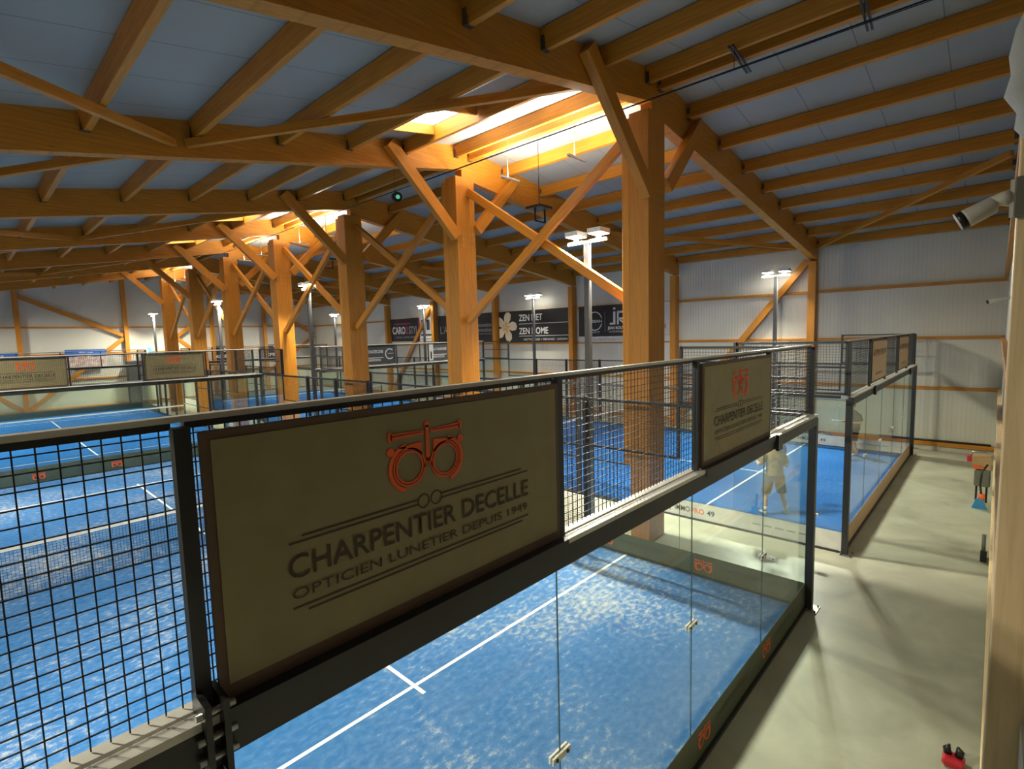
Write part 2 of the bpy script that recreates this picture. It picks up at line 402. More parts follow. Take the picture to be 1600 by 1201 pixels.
# ------------------------------------------------------------------ timber frame
CW0, CW1 = .75, 1.40
for i, y in enumerate(FY):
    n = ORD[i]
    t = thing('timber_column', f'thick honey-coloured glulam column under the ridge, {n} from the camera', 'column', ((CW0 + CW1) / 2, y + .2, 0), 0, 'central columns under the ridge')
    beam('shaft', ((CW0 + CW1) / 2, y + .2, 0), ((CW0 + CW1) / 2, y + .2, 8.42), .42, CW1 - CW0, M['wood'], t, up=(1, 0, 0))
    beam('packer', (CW0 + .1, y + .49, 1.55), (CW0 + .1, y + .49, 8.35), .16, .2, M['wood'], t, up=(1, 0, 0))
    if i < 4:
        mb = MB()
        for zc in (6.9,):
            for a in range(3):
                for b in range(5):
                    mb.tube([(.82 + b * .125, y - .012, zc - .25 + a * .16), (.82 + b * .125, y + .01, zc - .25 + a * .16)], .013, 6)
        mb.build('bolt_group', M['steel'], t)
    # rafters, left and right halves
    fn = lambda u, v, tt: Vector((u, tt, v))
    def rafter(side):
        if side == 'left':
            xa, xb = XL + .02, 1.05
            poly = [(xa, roof_z(xa)), (xa, 8.64 - .175 * (XC - xa)), (xb, 8.64), (xb, roof_z(xb))]
        else:
            xa, xb = 1.05, XR - .02
            poly = [(xa, roof_z(xa)), (xa, 8.44), (xb, 8.44 - .132 * (xb - XC)), (xb, roof_z(xb)), (XC, roof_z(XC))]
        poly = [(u - XC, v - 8.8) for u, v in poly]
        mb = MB(); mb.prism(poly, fn, .08, .32)
        w = T(XC, y, 8.8)
        o = mb.build('rafter', M['wood'], None, w, local=True)
        return tag(o, f'deep orange timber rafter falling to the {side} from the {n} central column', 'rafter', 'roof rafters')
    rafter('left'); rafter('right')
    # knee braces in the plane of the frame
    for sd, a, b in (('left', (.72, y - .02, 6.85), (-1.25, y - .02, 8.75)), ('right', (1.43, y - .02, 7.1), (3.0, y - .02, 8.7))):
        o = beam('knee_brace', a, b, .16, .26, M['wood'], up=(0, 1, 0)) if False else beam('knee_brace', a, b, .18, .28, M['wood'])
        tag(o, f'slanting knee brace on the {sd} of the {n} central column from the camera', 'brace', 'knee braces of the central columns')
    # wall columns
    o = beam('wall_column', (XR - .22, y + .2, 0), (XR - .22, y + .2, 8.4 - .132 * (XR - XC)), .26, .36, M['wood'], up=(1, 0, 0))
    tag(o, f'orange timber column against the banner wall, {n} from the camera', 'column', 'columns along the long right wall')
o = beam('wall_column', (XL + .22, 8.7, 0), (XL + .22, 8.7, 6.35), .26, .36, M['wood'], up=(1, 0, 0))
tag(o, 'timber column against the long left wall', 'column')
# X bracing between the central columns
BR = FY + []
for i in range(len(FY) - 1):
    ya, yb = FY[i] + .64, FY[i + 1] - .05
    for k, (a, b) in enumerate((((1.0, ya, 8.05), (1.0, yb, 4.65)), ((1.16, yb, 8.05), (1.16, ya, 4.9)))):
        o = beam('cross_brace', a, b, .13, .2, M['wood'])
        w = 'falling away from' if k == 0 else 'falling towards'
        tag(o, f'diagonal cross brace {w} the camera between the {ORD[i]} and {ORD[i+1]} central columns', 'brace', 'cross bracing between central columns')
# purlins
PXL = [-.75, -2.22, -3.75, -5.27, -6.8, -8.3, -9.8, -11.3]
PXR = [2.62, 4.32, 5.9, 7.45, 9.0, 10.6, 12.15, 13.62]
def purlin(x, ya, yb, lab):
    zt = roof_z(x); h = .30; sl = .172 if x < XC else -.138
    o = beam('purlin', (x, ya, zt - h / 2 - .012), (x, yb, zt - h / 2 - .012), .11, h, M['wood'], up=(-sl, 0, 1))
    tag(o, lab, 'purlin', 'purlins under the roof')
    if ya < 15:
        zb = zt - h - .015
        for yy in ((ya, ya + .07), (yb - .07, yb)):
            mb = MB()
            for sx in (-1, 1): mb.box(x + sx * .06 - .003, x + sx * .06 + .003, yy[0], yy[1], zb, zb + h * .75)
            mb.box(x - .063, x + .063, yy[0], yy[1], zb - .006, zb)
            mb.build('joist_hanger', M['galv'], o)
for b in range(len(BAYS) - 1):
    ya = BAYS[b] + (.325 if b else .01); yb = BAYS[b + 1] + (.075 if b + 1 < len(BAYS) - 1 else -.02)
    where = 'nearest roof bay beside the camera' if b == 0 else f'roof bay beyond the {ORD[b-1]} central column'
    for k, x in enumerate(PXL): purlin(x, ya, yb, f'{ORD[k]} purlin left of the ridge in the {where}')
    for k, x in enumerate(PXR): purlin(x, ya, yb, f'{ORD[k]} purlin right of the ridge in the {where}')
    purlin(.86, ya, yb, f'left one of the paired ridge purlins in the {where}')
    purlin(1.34, ya, yb, f'right one of the paired ridge purlins in the {where}')
# thin braces in the plane of the roof
def rb(a, b, lab):
    o = beam('roof_brace', (a[0], a[1], roof_z(a[0]) - .40), (b[0], b[1], roof_z(b[0]) - .40), .1, .14, M['wood'])
    tag(o, lab, 'brace', 'thin braces under the purlins')
for b, w in ((1, 'first and second'), (3, 'third and fourth'), (5, 'fifth and sixth')):
    y0, y1 = BAYS[b] + .35, BAYS[b + 1] + .05
    rb((-.45, y0), (-5.4, y1), f'thin left-slope roof brace near the ridge between {w} columns')
    rb((-5.6, y1), (-10.6, y0), f'thin left-slope roof brace near the eave between {w} columns')
    rb((13.3, y0), (8.2, y1), f'thin right-slope roof brace between {w} columns')
for b, w in ((2, 'second and third'), (4, 'fourth and fifth')):
    y0, y1 = BAYS[b] + .35, BAYS[b + 1] + .05
    rb((-5.6, y0), (-10.6, y1), f'thin roof brace near the left eave between the {w} columns')
rb((13.3, FY[0]), (7.7, Y0 + .1), 'thin roof brace on the right slope in the nearest bay')
# braces and columns on the walls
def wb(a, b, lab):
    o = beam('wall_brace', a, b, .14, .24, M['wood']); tag(o, lab, 'brace', 'diagonal braces on the walls')
wb((XR - .2, 3.4, 6.75), (XR - .2, 8.4, .5), 'long diagonal brace on the right wall between its first two columns')
wb((XR - .2, 31.0, .4), (XR - .2, 26.0, 6.6), 'long diagonal brace on the right wall behind the fifth column')
EX = [-5.66, -.12, 5.4, 9.4]
for k, x in enumerate(EX):
    o = beam('wall_column', (x, Y1 - .2, 0), (x, Y1 - .2, roof_z(x) - .05), .3, .24, M['wood'], up=(1, 0, 0))
    tag(o, f'timber column on the far end wall, {ORD[k]} from the left', 'column', 'columns on the far end wall')
yw = Y1 - .18
wb((-5.5, yw, 7.5), (-.3, yw, 5.0), 'upper diagonal brace on the end wall left of the central row')
wb((-.3, yw, 4.8), (-5.5, yw, .3), 'lower diagonal brace on the end wall left of the central row')
wb((-11.0, yw, 4.9), (-5.8, yw, .3), 'lower diagonal brace at the left edge of the end wall')
wb((3.0, yw, 4.9), (5.3, yw, 6.6), 'short rising brace on the end wall behind the central row')
wb((3.0, yw, 4.7), (5.3, yw, 2.6), 'short falling brace on the end wall behind the central row')
wb((9.6, yw, 7.3), (13.7, yw, 4.9), 'upper diagonal brace on the end wall by the right corner')
wb((9.6, yw, 1.9), (13.7, yw, 4.7), 'lower diagonal brace on the end wall by the right corner')

# near column at the right edge of the frame
t = thing('timber_post', 'pale raw timber post close to the camera at the right edge', 'post', (-5.4, -2.2, 0))
beam('shaft', (-5.42, -2.205, 0), (-5.42, -2.205, roof_z(-5.4) - .35), .38, .36, M['pale_wood'], t, up=(1, 0, 0), bevel=.004)

# ------------------------------------------------------------------ padel courts
def rail_box(mb, a, b, w, h): mb.bar(a, b, w, h)
def wire_panel(p0, du, width, height, parent, z0, m='wire', r=.0042):
    """welded 50 mm grid in the vertical plane through p0 along du"""
    mb = MB(); p0, du = Vector(p0), Vector(du)
    nrm = du.cross(Vector((0, 0, 1)))
    nu = int(round(width / .05)); nv = int(round(height / .05))
    up = Vector((0, 0, 1))
    for i in range(1, nu):
        a = p0 + du * (width * i / nu) + up * z0
        mb.bar(a, a + up * height, r)
    for j in range(1, nv):
        a = p0 + up * (z0 + height * j / nv) + nrm * .004
        mb.bar(a, a + du * width, r)
    return mb
def mesh_panel(court, p0, du, width, z0, z1, mid=(), bottom=True):
    p0, du = Vector(p0), Vector(du); up = Vector((0, 0, 1))
    o = wire_panel(p0, du, width, z1 - z0, None, z0).build('mesh_panel', M['wire'], court)
    mb = MB(); e = .02
    a, b = p0 + du * e, p0 + du * (width - e)
    if bottom:
        for z in (z0 + e, z1 - e): mb.bar(a + up * z, b + up * z, .04)
        for q in (a, b): mb.bar(q + up * z0, q + up * z1, .04)
    else:
        mb.bar(a + up * (z1 - .018), b + up * (z1 - .018), .045, .022)
    for z in mid: mb.bar(a + up * z, b + up * z, .035)
    mb.build('panel_frame', M['frame'], o)
    if not bottom:
        MB().bar(a - du * .02 + up * (z1 + .004), b + du * .02 + up * (z1 + .004), .045, .02).build('top_highlight', M['rail'], o)  # pale upper bar: highlight along the frame's top put into the colour
    return o
def glass_panel(court, p0, du, width, z1, clips=True):
    p0, du = Vector(p0), Vector(du); nrm = du.cross(Vector((0, 0, 1)))
    mb = MB(); a = p0 + du * .002; b = p0 + du * (width - .002)
    mb.bar(a + Vector((0, 0, (z1 + .03) / 2)), b + Vector((0, 0, (z1 + .03) / 2)), .010, z1 - .03)
    for f in mb.bm.faces:
        f.normal_update()
    g = mb.build('glass_panel', [M['glass'], M['glassedge']], court)
    for p in g.data.polygons:
        if abs((WORLD[g.name].to_3x3() @ p.normal).dot(nrm)) < .5: p.material_index = 1
    return g
def clip(court, p, du):
    p, du = Vector(p), Vector(du); n = du.cross(Vector((0, 0, 1)))
    mb = MB()
    for s in (-1, 1):
        mb.bar(p - du * .09 + n * .014 * s, p + du * .09 + n * .014 * s, .014, .045)
    o = mb.build('glass_clip', M['plastic_white'], court)
    mb = MB()
    for k in (-.055, .055): mb.tube([p + du * k - n * .03, p + du * k + n * .03], .012, 8)
    mb.build('bolt', M['plastic_dark'], o)
def logo(parent, fn, s, name='spectacles_emblem', t=.004, rich=True):
    """orange optician's trial-frame emblem, s = full width"""
    mb = MB(); mb2 = MB()
    r = .21 * s
    for sx in (-1, 1):
        cx = sx * .245 * s
        mb.strip(circ(cx, -.12 * s, r), circ(cx, -.12 * s, r * .76), fn, 0, t)
        a0, a1 = (PI * .55, PI * 1.42) if sx < 0 else (-PI * .42, PI * .45)
        mb.strip(circ(cx, -.12 * s, r * 1.26, 16, a0, a1, False), circ(cx, -.12 * s, r * 1.06, 16, a0, a1, False), fn, 0, t, False)
        mb.prism(circ(sx * .475 * s, .08 * s, .045 * s, 12), fn, 0, t)
        mb.prism([(sx * .47 * s, .20 * s), (sx * .05 * s, .215 * s), (sx * .05 * s, .25 * s), (sx * .47 * s, .27 * s)], fn, 0, t)
        mb.prism([(sx * .40 * s, .11 * s), (sx * .08 * s, .13 * s), (sx * .08 * s, -.02 * s), (sx * .17 * s, .06 * s)], fn, 0, t)
        mb.prism([(sx * .5 * s, .19 * s), (sx * .455 * s, .18 * s), (sx * .455 * s, .29 * s), (sx * .5 * s, .28 * s)], fn, 0, t)
        if rich:
            mb2.strip(circ(cx, -.12 * s, r * .9), circ(cx, -.12 * s, r * .86), fn, t, t + .0015)
            mb2.prism([(sx * .45 * s, .232 * s), (sx * .08 * s, .232 * s), (sx * .08 * s, .242 * s), (sx * .45 * s, .248 * s)], fn, t, t + .0015)
    mb.prism([(-.025 * s, -.1 * s), (.025 * s, -.1 * s), (.02 * s, .3 * s), (-.02 * s, .3 * s)], fn, 0, t)
    mb.prism(circ(0, .31 * s, .035 * s, 12), fn, 0, t)
    mb.prism([(-.06 * s, -.16 * s), (-.03 * s, -.16 * s), (.0, -.07 * s), (-.02 * s, -.05 * s)], fn, 0, t)
    mb.prism([(.06 * s, -.16 * s), (.03 * s, -.16 * s), (.0, -.07 * s), (.02 * s, -.05 * s)], fn, 0, t)
    o = mb.build(name, M['orange'], parent)
    if rich: mb2.build('emblem_lines', M['orangedark'], o)
    return o
def optician_sign(x0, y, side, label, rich):
    """2 x 1 m sign in the upper band of a back wall; side = -1 faces outwards to -y"""
    t = thing('advertising_sign', label, 'sign', (x0 + 1, y, 3), 0, 'optician signs on the court walls')
    MB().box(x0 + .045, x0 + 1.955, y - .012, y + .012, 2.995, 3.945).build('sign_border', M['oliveborder'], t)
    MB().box(x0 + .075, x0 + 1.925, y - .016, y - .0115, 3.05, 3.915).build('sign_face', M['olive'], t)
    MB().box(x0 + .03, x0 + 1.97, y - .07, y - .013, 2.989, 2.996).box(x0 + .03, x0 + 1.97, y - .07, y - .066, 2.93, 2.989).build('support_shade_angle', M['frame'], t)  # sign's support angle; its dark cover stands in for shade on the rail
    fn = frame((x0 + 1, y - .018, 3.5), (1, 0, 0), (0, 0, 1))
    o = logo(t, frame((x0 + .97, y - .018, 3.712), (1, 0, 0), (0, 0, 1)), .42, rich=rich)
    text('lettering', 'CHARPENTIER DECELLE', .130, fn, M['ink'], t, -.02, -.158, width=1.36, bold=.001)
    text('lettering', 'OPTICIEN LUNETIER DEPUIS 1949', .060, fn, M['ink'], t, -.02, -.24, width=1.34)
    mb = MB()
    for (u0, u1, v) in ((-.69, -.09, -.025), (-.64, -.09, -.004), (.04, .66, -.025), (.04, .61, -.004), (-.69, .66, -.278), (-.63, .61, -.30)):
        mb.prism([(u0, v), (u1, v), (u1, v + .007), (u0, v + .007)], fn, 0, .001)
    for cx in (-.062, .012): mb.strip(circ(cx, -.012, .034), circ(cx, -.012, .028), fn, 0, .001)
    mb.build('sign_rules', M['ink'], t)
    return t
def immo_sign(x0, y, label):
    t = thing('advertising_sign', label, 'sign', (x0 + 1, y, 3), 0, 'tan signs on the second court')
    MB().box(x0 + .045, x0 + 1.955, y - .012, y + .012, 3.04, 3.94).build('sign_border', M['frame'], t)
    MB().box(x0 + .08, x0 + 1.92, y - .016, y + .012, 3.075, 3.915).build('sign_face', M['tan'], t)
    fn = frame((x0 + 1, y - .018, 3.5), (1, 0, 0), (0, 0, 1))
    text('lettering', 'IMMO PRO 49', .2, fn, M['ink'], t, .1, .10, width=1.3)
    text('lettering', 'IMMO PRO 49', .09, fn, M['ink'], t, -.1, -.32, width=.8)
    mb = MB()
    for k in range(3): mb.prism([(-.82 + k * .06, .1), (-.79 + k * .06, .1), (-.79 + k * .06, .2 + .05 * k), (-.82 + k * .06, .2 + .05 * k)], fn, 0, .001)
    mb.build('roof_emblem', M['orangedark'], t)
    return t
def dark_sign(x0, y, label, words, picture=False):
    t = thing('advertising_sign', label, 'sign', (x0 + 1, y, 3), 0, 'dark signs on the far wall of the second court')
    MB().box(x0 + .045, x0 + 1.955, y - .012, y + .012, 3.04, 3.98).build('sign_border', M['frame'], t)
    MB().box(x0 + .06, x0 + 1.94, y - .016, y + .012, 3.055, 3.965).build('sign_face', M['dark'], t)
    fn = frame((x0 + 1, y - .018, 3.5), (1, 0, 0), (0, 0, 1))
    text('lettering', words, .2, fn, M['whiteink'], t, -.2, .08, width=.9, bold=.003)
    mb = MB(); mb.strip(circ(.62, .02, .27, 20, PI * .25, PI * 1.75, False), circ(.62, .02, .215, 20, PI * .25, PI * 1.75, False), fn, 0, .002, False)
    mb.build('ring_emblem', M['whiteink'], t)
    mb = MB()
    for v in (-.16, -.24, -.3): mb.prism([(-.65, v), (.25 if v > -.2 else .1, v), (.25 if v > -.2 else .1, v + .03), (-.65, v + .03)], fn, 0, .002)
    mb.prism([(.5, .03), (.85, .03), (.85, .06), (.5, .06)], fn, 0, .002)
    mb.build('small_print', M['whiteink'], t)
    if picture:
        mb = MB(); mb.prism([(-.93, -.43), (-.66, -.43), (-.66, .45), (-.93, .45)], fn, 0, .002); p = mb.build('picture_field', M['whiteink'], t)
        mb = MB(); mb.prism([(-.84, -.35), (-.76, -.38), (-.74, -.1), (-.8, .1), (-.86, -.05)], fn, .002, .004); mb.build('picture_figure', M['black'], p)
    return t
def court(x0, y0, lab, turfm, stripm, strip_kind, far_detail=False, edge=True):
    x1, y1 = x0 + 10, y0 + 20
    tf = thing('court_turf', f'blue synthetic turf with white lines on the {lab} court', 'turf', (x0 + 5, y0 + 10, 0), 0)
    MB().box(x0 + .03, x1 - .03, y0 + .03, y1 - .03, .001, .012).build('turf_carpet', turfm, tf)
    mb = MB()
    for yy in (y0 + 3.05, y0 + 16.95): mb.box(x0 + .04, x1 - .04, yy - .025, yy + .025, .012, .0145)
    mb.box(x0 + 4.975, x0 + 5.025, y0 + 2.85, y0 + 3.024, .012, .0146).box(x0 + 4.975, x0 + 5.025, y0 + 3.076, y0 + 16.924, .012, .0146).box(x0 + 4.975, x0 + 5.025, y0 + 16.976, y0 + 17.15, .012, .0146)
    mb.build('court_line', M['line'], tf)
    # net
    nt_ = thing('padel_net', f'net with white top tape across the {lab} court', 'net', (x0 + 5, y0 + 10, 0), 0)
    for xx in (x0 + .05, x1 - .05):
        MB().bar((xx, y0 + 10, .0), (xx, y0 + 10, .96), .07).build('net_post', M['frame'], nt_)
    MB().bar((x0 + .09, y0 + 10, .90), (x1 - .09, y0 + 10, .90), .02, .06).build('top_tape', M['white'], nt_)
    mb = MB(); st = .05 if not far_detail else .08
    n = int(9.8 / st)
    for i in range(n + 1): mb.bar((x0 + .1 + 9.8 * i / n, y0 + 10, .05), (x0 + .1 + 9.8 * i / n, y0 + 10, .87), .004)
    for j in range(int(.82 / st) + 1): mb.bar((x0 + .1, y0 + 10.003, .06 + j * st), (x0 + 9.9, y0 + 10.003, .06 + j * st), .004)
    mb.bar((x0 + .1, y0 + 10, .04), (x1 - .1, y0 + 10, .04), .012)
    mb.build('netting', M['wire'], nt_)
    # enclosure
    e = thing('court_enclosure', f'glass and black mesh enclosure of the {lab} court', 'court enclosure', (x0 + 5, y0, 0), 0)
    for yw_, sgn in ((y0, -1), (y1, 1)):
        for k in range(5):
            a = x0 + 2 * k
            glass_panel(e, (a, yw_, 0), (1, 0, 0), 2, 2.93)
            mesh_panel(e, (a, yw_ - sgn * .012, 0), (1, 0, 0), 2, 2.99, 3.985, bottom=False)
            if 0 < k: clip(e, (a, yw_, 1.5), (1, 0, 0))
        mb = MB()
        mb.bar((x0, yw_ - sgn * .004, 2.972), (x1, yw_ - sgn * .004, 2.972), .062, .03)
        mb.bar((x0, yw_ + sgn * .080, 2.972), (x1, yw_ + sgn * .080, 2.972), .062, .03)
        mb.build('top_rail', M['rail'], e)
        MB().bar((x0, yw_ + sgn * .065, 2.89), (x1, yw_ + sgn * .065, 2.89), .085, .134).build('rail_web', M['frame'], e)
        MB().bar((x0, yw_ , .02), (x1, yw_, .02), .09, .04).build('base_rail', M['frame'], e)
        for xx in (x0, x1):
            s = -1 if xx == x0 else 1
            p = MB().bar((xx + s * .04, yw_ + sgn * .05, 0), (xx + s * .04, yw_ + sgn * .05, 2.92), .1, .1).build('corner_post', M['frame'], e)
            mb = MB().box(xx + s * .04 - .13, xx + s * .04 + .13, yw_ + sgn * .08 - .1, yw_ + sgn * .08 + .1, 0, .012)
            mb.build('foot_plate', M['steel'], p)
            mb = MB()
            for i in (-1, 1):
                for j in (-1, 1): mb.tube([(xx + s * .04 + i * .1, yw_ + sgn * .08 + j * .075, .012), (xx + s * .04 + i * .1, yw_ + sgn * .08 + j * .075, .035)], .012, 6)
            mb.build('bolt', M['plastic_dark'], p)
        if sgn < 0 and y0 == 0:
            for k in ((8.05,) if x0 < 0 else (2.05, 8.05)):
                MB().box(x0 + k, x0 + k + .16, yw_ - .145, yw_ - .11, 2.80, 2.99).build('rail_coupling', M['plastic_dark'], e)
        for k in range(6):
            MB().bar((x0 + 2 * k, yw_ + sgn * .03, 2.98), (x0 + 2 * k, yw_ + sgn * .03, 3.965), .05, .05).build('mesh_post', M['frame'], e)
        st_ = MB().bar((x0 + .01, yw_ + sgn * .0085, .215), (x1 - .01, yw_ + sgn * .0085, .215), .002, .37).build('glass_strip', M['tan'] if (strip_kind == 'immo' and sgn < 0) else stripm, e)
        st2 = None
        fn = frame((x0, yw_ - .009 if sgn < 0 else yw_ - .009, .21), (1, 0, 0), (0, 0, 1))
        if strip_kind == 'opt' and sgn < 0:
            for u in (2.4, 4.35, 6.3, 8.2):
                logo(st_, frame((x0 + u, yw_ - .0105, .23), (1, 0, 0), (0, 0, 1)), .28, t=.0015, rich=False)
                text('lettering', 'CHARPENTIER DECELLE', .09, frame((x0 + u + .75, yw_ - .0105, .2), (1, 0, 0), (0, 0, 1)), M['ink'], st_, width=.9, t=.001)
        if strip_kind == 'opt' and sgn > 0:
            for u in (1.0, 3.0, 5.0, 7.0, 9.0):
                logo(st_, frame((x0 + u, yw_ - .009, .23), (1, 0, 0), (0, 0, 1)), .3, t=.001, rich=False)
    if not edge: return e
    # side walls
    for xx, s in ((x0, -1), (x1, 1)):
        du = (0, 1, 0)
        for (ya, zg, zt) in ((y0, 2.93, 4), (y0 + 2, 1.95, 3), (y1 - 2, 2.93, 4), (y1 - 4, 1.95, 3)):
            glass_panel(e, (xx, ya, 0), du, 2, zg)
            mesh_panel(e, (xx, ya, 0), du, 2, zg + .06, zt - .02, (3.5,) if zt == 4 else ())
        for ya in (y0 + 4, y0 + 6, y0 + 12, y0 + 14):
            mesh_panel(e, (xx, ya, 0), du, 2, .03, 2.98, (1.0, 2.0))
        for yy, zt in ((y0 + 2, 3.98), (y0 + 4, 3), (y0 + 6, 3), (y0 + 8, 3), (y0 + 12, 3), (y0 + 14, 3), (y0 + 16, 3), (y0 + 18, 3.98)):
            MB().bar((xx + s * .045, yy, 0 if zt == 3 else 2.93), (xx + s * .045, yy, zt), .08 if zt == 3 else .05).build('side_post', M['frame'], e)
        mb = MB()
        mb.bar((xx + s * .02, y0 + .1, 2.955), (xx + s * .02, y0 + 8, 2.955), .09, .05)
        mb.bar((xx + s * .02, y0 + 12, 2.955), (xx + s * .02, y1 - .1, 2.955), .09, .05)
        mb.bar((xx + s * .02, y0 + 8, 2.955), (xx + s * .02, y0 + 12, 2.955), .05, .05)
        mb.build('side_rail', M['frame'], e)
        mb = MB().bar((xx, y0 + .06, .02), (xx, y0 + 8, .02), .08, .04).bar((xx, y0 + 12, .02), (xx, y1 - .06, .02), .08, .04)
        mb.build('base_rail', M['frame'], e)
        for yy in (y0 + .5, y0 + 2, y0 + 18, y1 - .5):
            clip(e, (xx, yy, 1.5 if yy in (y0 + 2, y0 + 18) else .65), (0, 1, 0))
        for (ya, yb) in ((y0 + .01, y0 + 4), (y1 - 4, y1 - .01)):
            ss = MB().bar((xx - .0085, ya, .215), (xx - .0085, yb, .215), .002, .37).build('glass_strip', stripm, e)
            fy = lambda yy: frame((xx - .0105, yy, .215), (0, -1, 0), (0, 0, 1))
            if strip_kind == 'opt':
                for yy in (ya + 1.55, ya + 3.5):
                    logo(ss, fy(yy), .3, t=.0015, rich=False)
                    text('lettering', 'CHARPENTIER DECELLE', .09, fy(yy - .8), M['ink'], ss, width=1.05, t=.001)
            elif strip_kind == 'immo':
                text('lettering', 'IMMO', .17, fy(ya + 3.14), M['ink'], ss, v=-.06, width=.36, t=.001, bold=.002, label='dark letters')
                text('lettering', 'PRO', .17, fy(ya + 2.78), M['orange'], ss, v=-.06, width=.30, t=.001, bold=.002, label='orange letters')
                text('lettering', '49', .17, fy(ya + 2.48), M['ink'], ss, v=-.06, width=.17, t=.001, bold=.002, label='dark numerals')
                mb = MB(); f = fy(ya + 3.5)
                for k in range(4): mb.prism([(-.13 + k * .06, -.1), (-.10 + k * .06, -.1), (-.10 + k * .06, .02 + .03 * k), (-.13 + k * .06, .02 + .03 * k)], f, 0, .001)
                mb.build('roof_emblem', M['red'], ss)
                mb = MB(); f = fy(ya + 1.1)
                for k in range(5): mb.prism([(-.5 + k * .22, -.02), (-.34 + k * .22, -.02), (-.34 + k * .22, .01), (-.5 + k * .22, .01)], f, 0, .001)
                mb.build('small_print', M['greyink'], ss)
    return e

court(-10, 0, 'nearest', M['turf_worn'], M['green'], 'opt')
e2 = court(2.6, 0, 'right-hand neighbouring', M['turf'], M['white'], 'immo')
court(-10, 20.8, 'far left', M['turf_far'], M['green'], 'far', True)
court(2.6, 20.8, 'far right', M['turf_far'], M['white'], 'far', True)
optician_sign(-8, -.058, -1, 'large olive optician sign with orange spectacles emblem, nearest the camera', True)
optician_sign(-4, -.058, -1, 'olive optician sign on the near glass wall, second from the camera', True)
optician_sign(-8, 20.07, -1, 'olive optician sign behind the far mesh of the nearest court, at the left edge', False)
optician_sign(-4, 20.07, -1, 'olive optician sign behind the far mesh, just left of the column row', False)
immo_sign(4.6, -.05, 'tan advertising sign on top of the second court, nearer one')
immo_sign(8.6, -.05, 'tan advertising sign on top of the second court, farther one')
dark_sign(4.6, 20.07, 'dark grey C-ring sign without picture, above the far glass of the second court', 'CONCIERGERIE')
dark_sign(8.6, 20.07, 'dark grey C-ring sign with a small white picture field', 'LA CONCIERGERIE', True)

# latch hardware under the left corner of the large sign
t = thing('bracket_clamp', 'black steel clamp bracket hanging at the lower left corner of the large sign', 'bracket', (-7.98, -.1, 2.95))
MB().box(-8.03, -8.01, -.16, -.02, 2.80, 3.06).box(-7.975, -7.955, -.16, -.02, 2.80, 3.06).build('clamp_plate', M['plastic_dark'], t)
for z in (2.86, 2.93, 3.02): MB().tube([(-8.05, -.13, z), (-7.93, -.13, z)], .012, 8).build('bolt', M['steel'], t)
MB().tube([(-8.0, -.09, 2.8), (-7.99, -.11, 2.72), (-7.98, -.08, 2.66)], [.03, .035, .012], 8).build('hook', M['plastic_dark'], t)

# ------------------------------------------------------------------ floodlight poles
POLES = [(1.25, 4.75, 'beside the first central column', 1.6), (1.05, 17.6, 'between the third and fourth central columns', 1.0), (.95, 27.4, 'beyond the fifth central column', 1.0), (1.05, 40.6, 'behind the seventh central column', 1.0),
         (13.2, 4.35, 'before the right wall, nearest the camera', 1.3), (13.2, 16.6, 'in front of the flower banner', 1.0), (13.2, 26.3, 'in front of the right wall by the magenta banner', 1.0), (13.2, 38.3, 'by the far right corner', 1.0),
         (-10.9, 4.4, 'left of the nearest court', 1.0), (-10.9, 16.5, 'left of the nearest court, farther one', 1.0), (-10.9, 27, 'left of the far left court', 1.0), (-10.9, 38, 'left of the far left court, farther one', 1.0)]
for px, py, where, gain in POLES:
    t = thing('floodlight_pole', f'tall pole with twin lit floodlights {where}', 'floodlight', (px, py, 0), 0, 'court floodlight poles')
    MB().bar((px, py, 0), (px, py, 6.22), .12, .12).build('pole', M['galv'], t)
    MB().box(px - .16, px + .16, py - .16, py + .16, 0, .015).build('foot_plate', M['galv'], t)
    MB().bar((px, py - .52, 6.26), (px, py + .52, 6.26), .06, .07).build('cross_arm', M['lamp_white'], t)
    for s in (-1, 1):
        yy = py + s * .30
        h = MB().box(px - .19, px + .19, yy - .17, yy + .17, 6.40, 6.50).build('lamp_head', M['lamp_white'], t)
        MB().bar((px, yy, 6.29), (px, yy, 6.41), .04, .10).build('yoke', M['lamp_white'], h)
        MB().box(px - .17, px + .17, yy - .15, yy + .15, 6.385, 6.399).build('lens', M['lens'], h)
        for q in (-1, 1):
            central = abs(px - 1) < 1
            if not central and q == (1 if px > 0 else -1): continue
            ld = bpy.data.lights.new('floodlight', 'AREA'); ld.shape = 'RECTANGLE'; ld.size = .16; ld.size_y = .28
            ld.energy = LAMP_POWER * gain * (.55 if central else .8); ld.color = (1, .965, .80); ld.spread = math.radians(128)
            lo = bpy.data.objects.new('lamp_light', ld)
            link(lo, h, T(px + q * .085, yy, 6.37) @ Matrix.Rotation(q * -math.radians(24 if central else 36), 4, 'Y'))

# ------------------------------------------------------------------ ridge uplights, cable and hanging gear
for b, pw in ((1, 1.), (3, 1.), (4, .55), (6, .8)):
    yc = (BAYS[b] + BAYS[b + 1]) / 2 + .2
    for k, dy in enumerate((-1.0, 1.0)):
        y = yc + dy
        t = thing('linear_uplight', f'thin white bar lamp hung under the ridge, {("nearer","farther")[k]} one beyond the {ORD[b-1]} central column', 'lamp', (1.15, y, 8.3), 0, 'bar lamps under the ridge')
        MB().box(.85, 1.5, y - .03, y + .03, 8.06, 8.10).build('lamp_bar', M['lamp_white'], t)
        MB().bar((1.1, y, 8.1), (1.1, y, roof_z(1.1)), .012).build('hanger', M['steel'], t)
        ld = bpy.data.lights.new('uplight', 'AREA'); ld.shape = 'RECTANGLE'; ld.size = .62; ld.size_y = .06
        ld.energy = UPLIGHT_POWER * pw; ld.color = (1, .92, .76); ld.spread = math.radians(178)
        link(bpy.data.objects.new('lamp_light', ld), t, T(1.17, y, 8.115) @ Matrix.Rotation(PI, 4, 'X'))
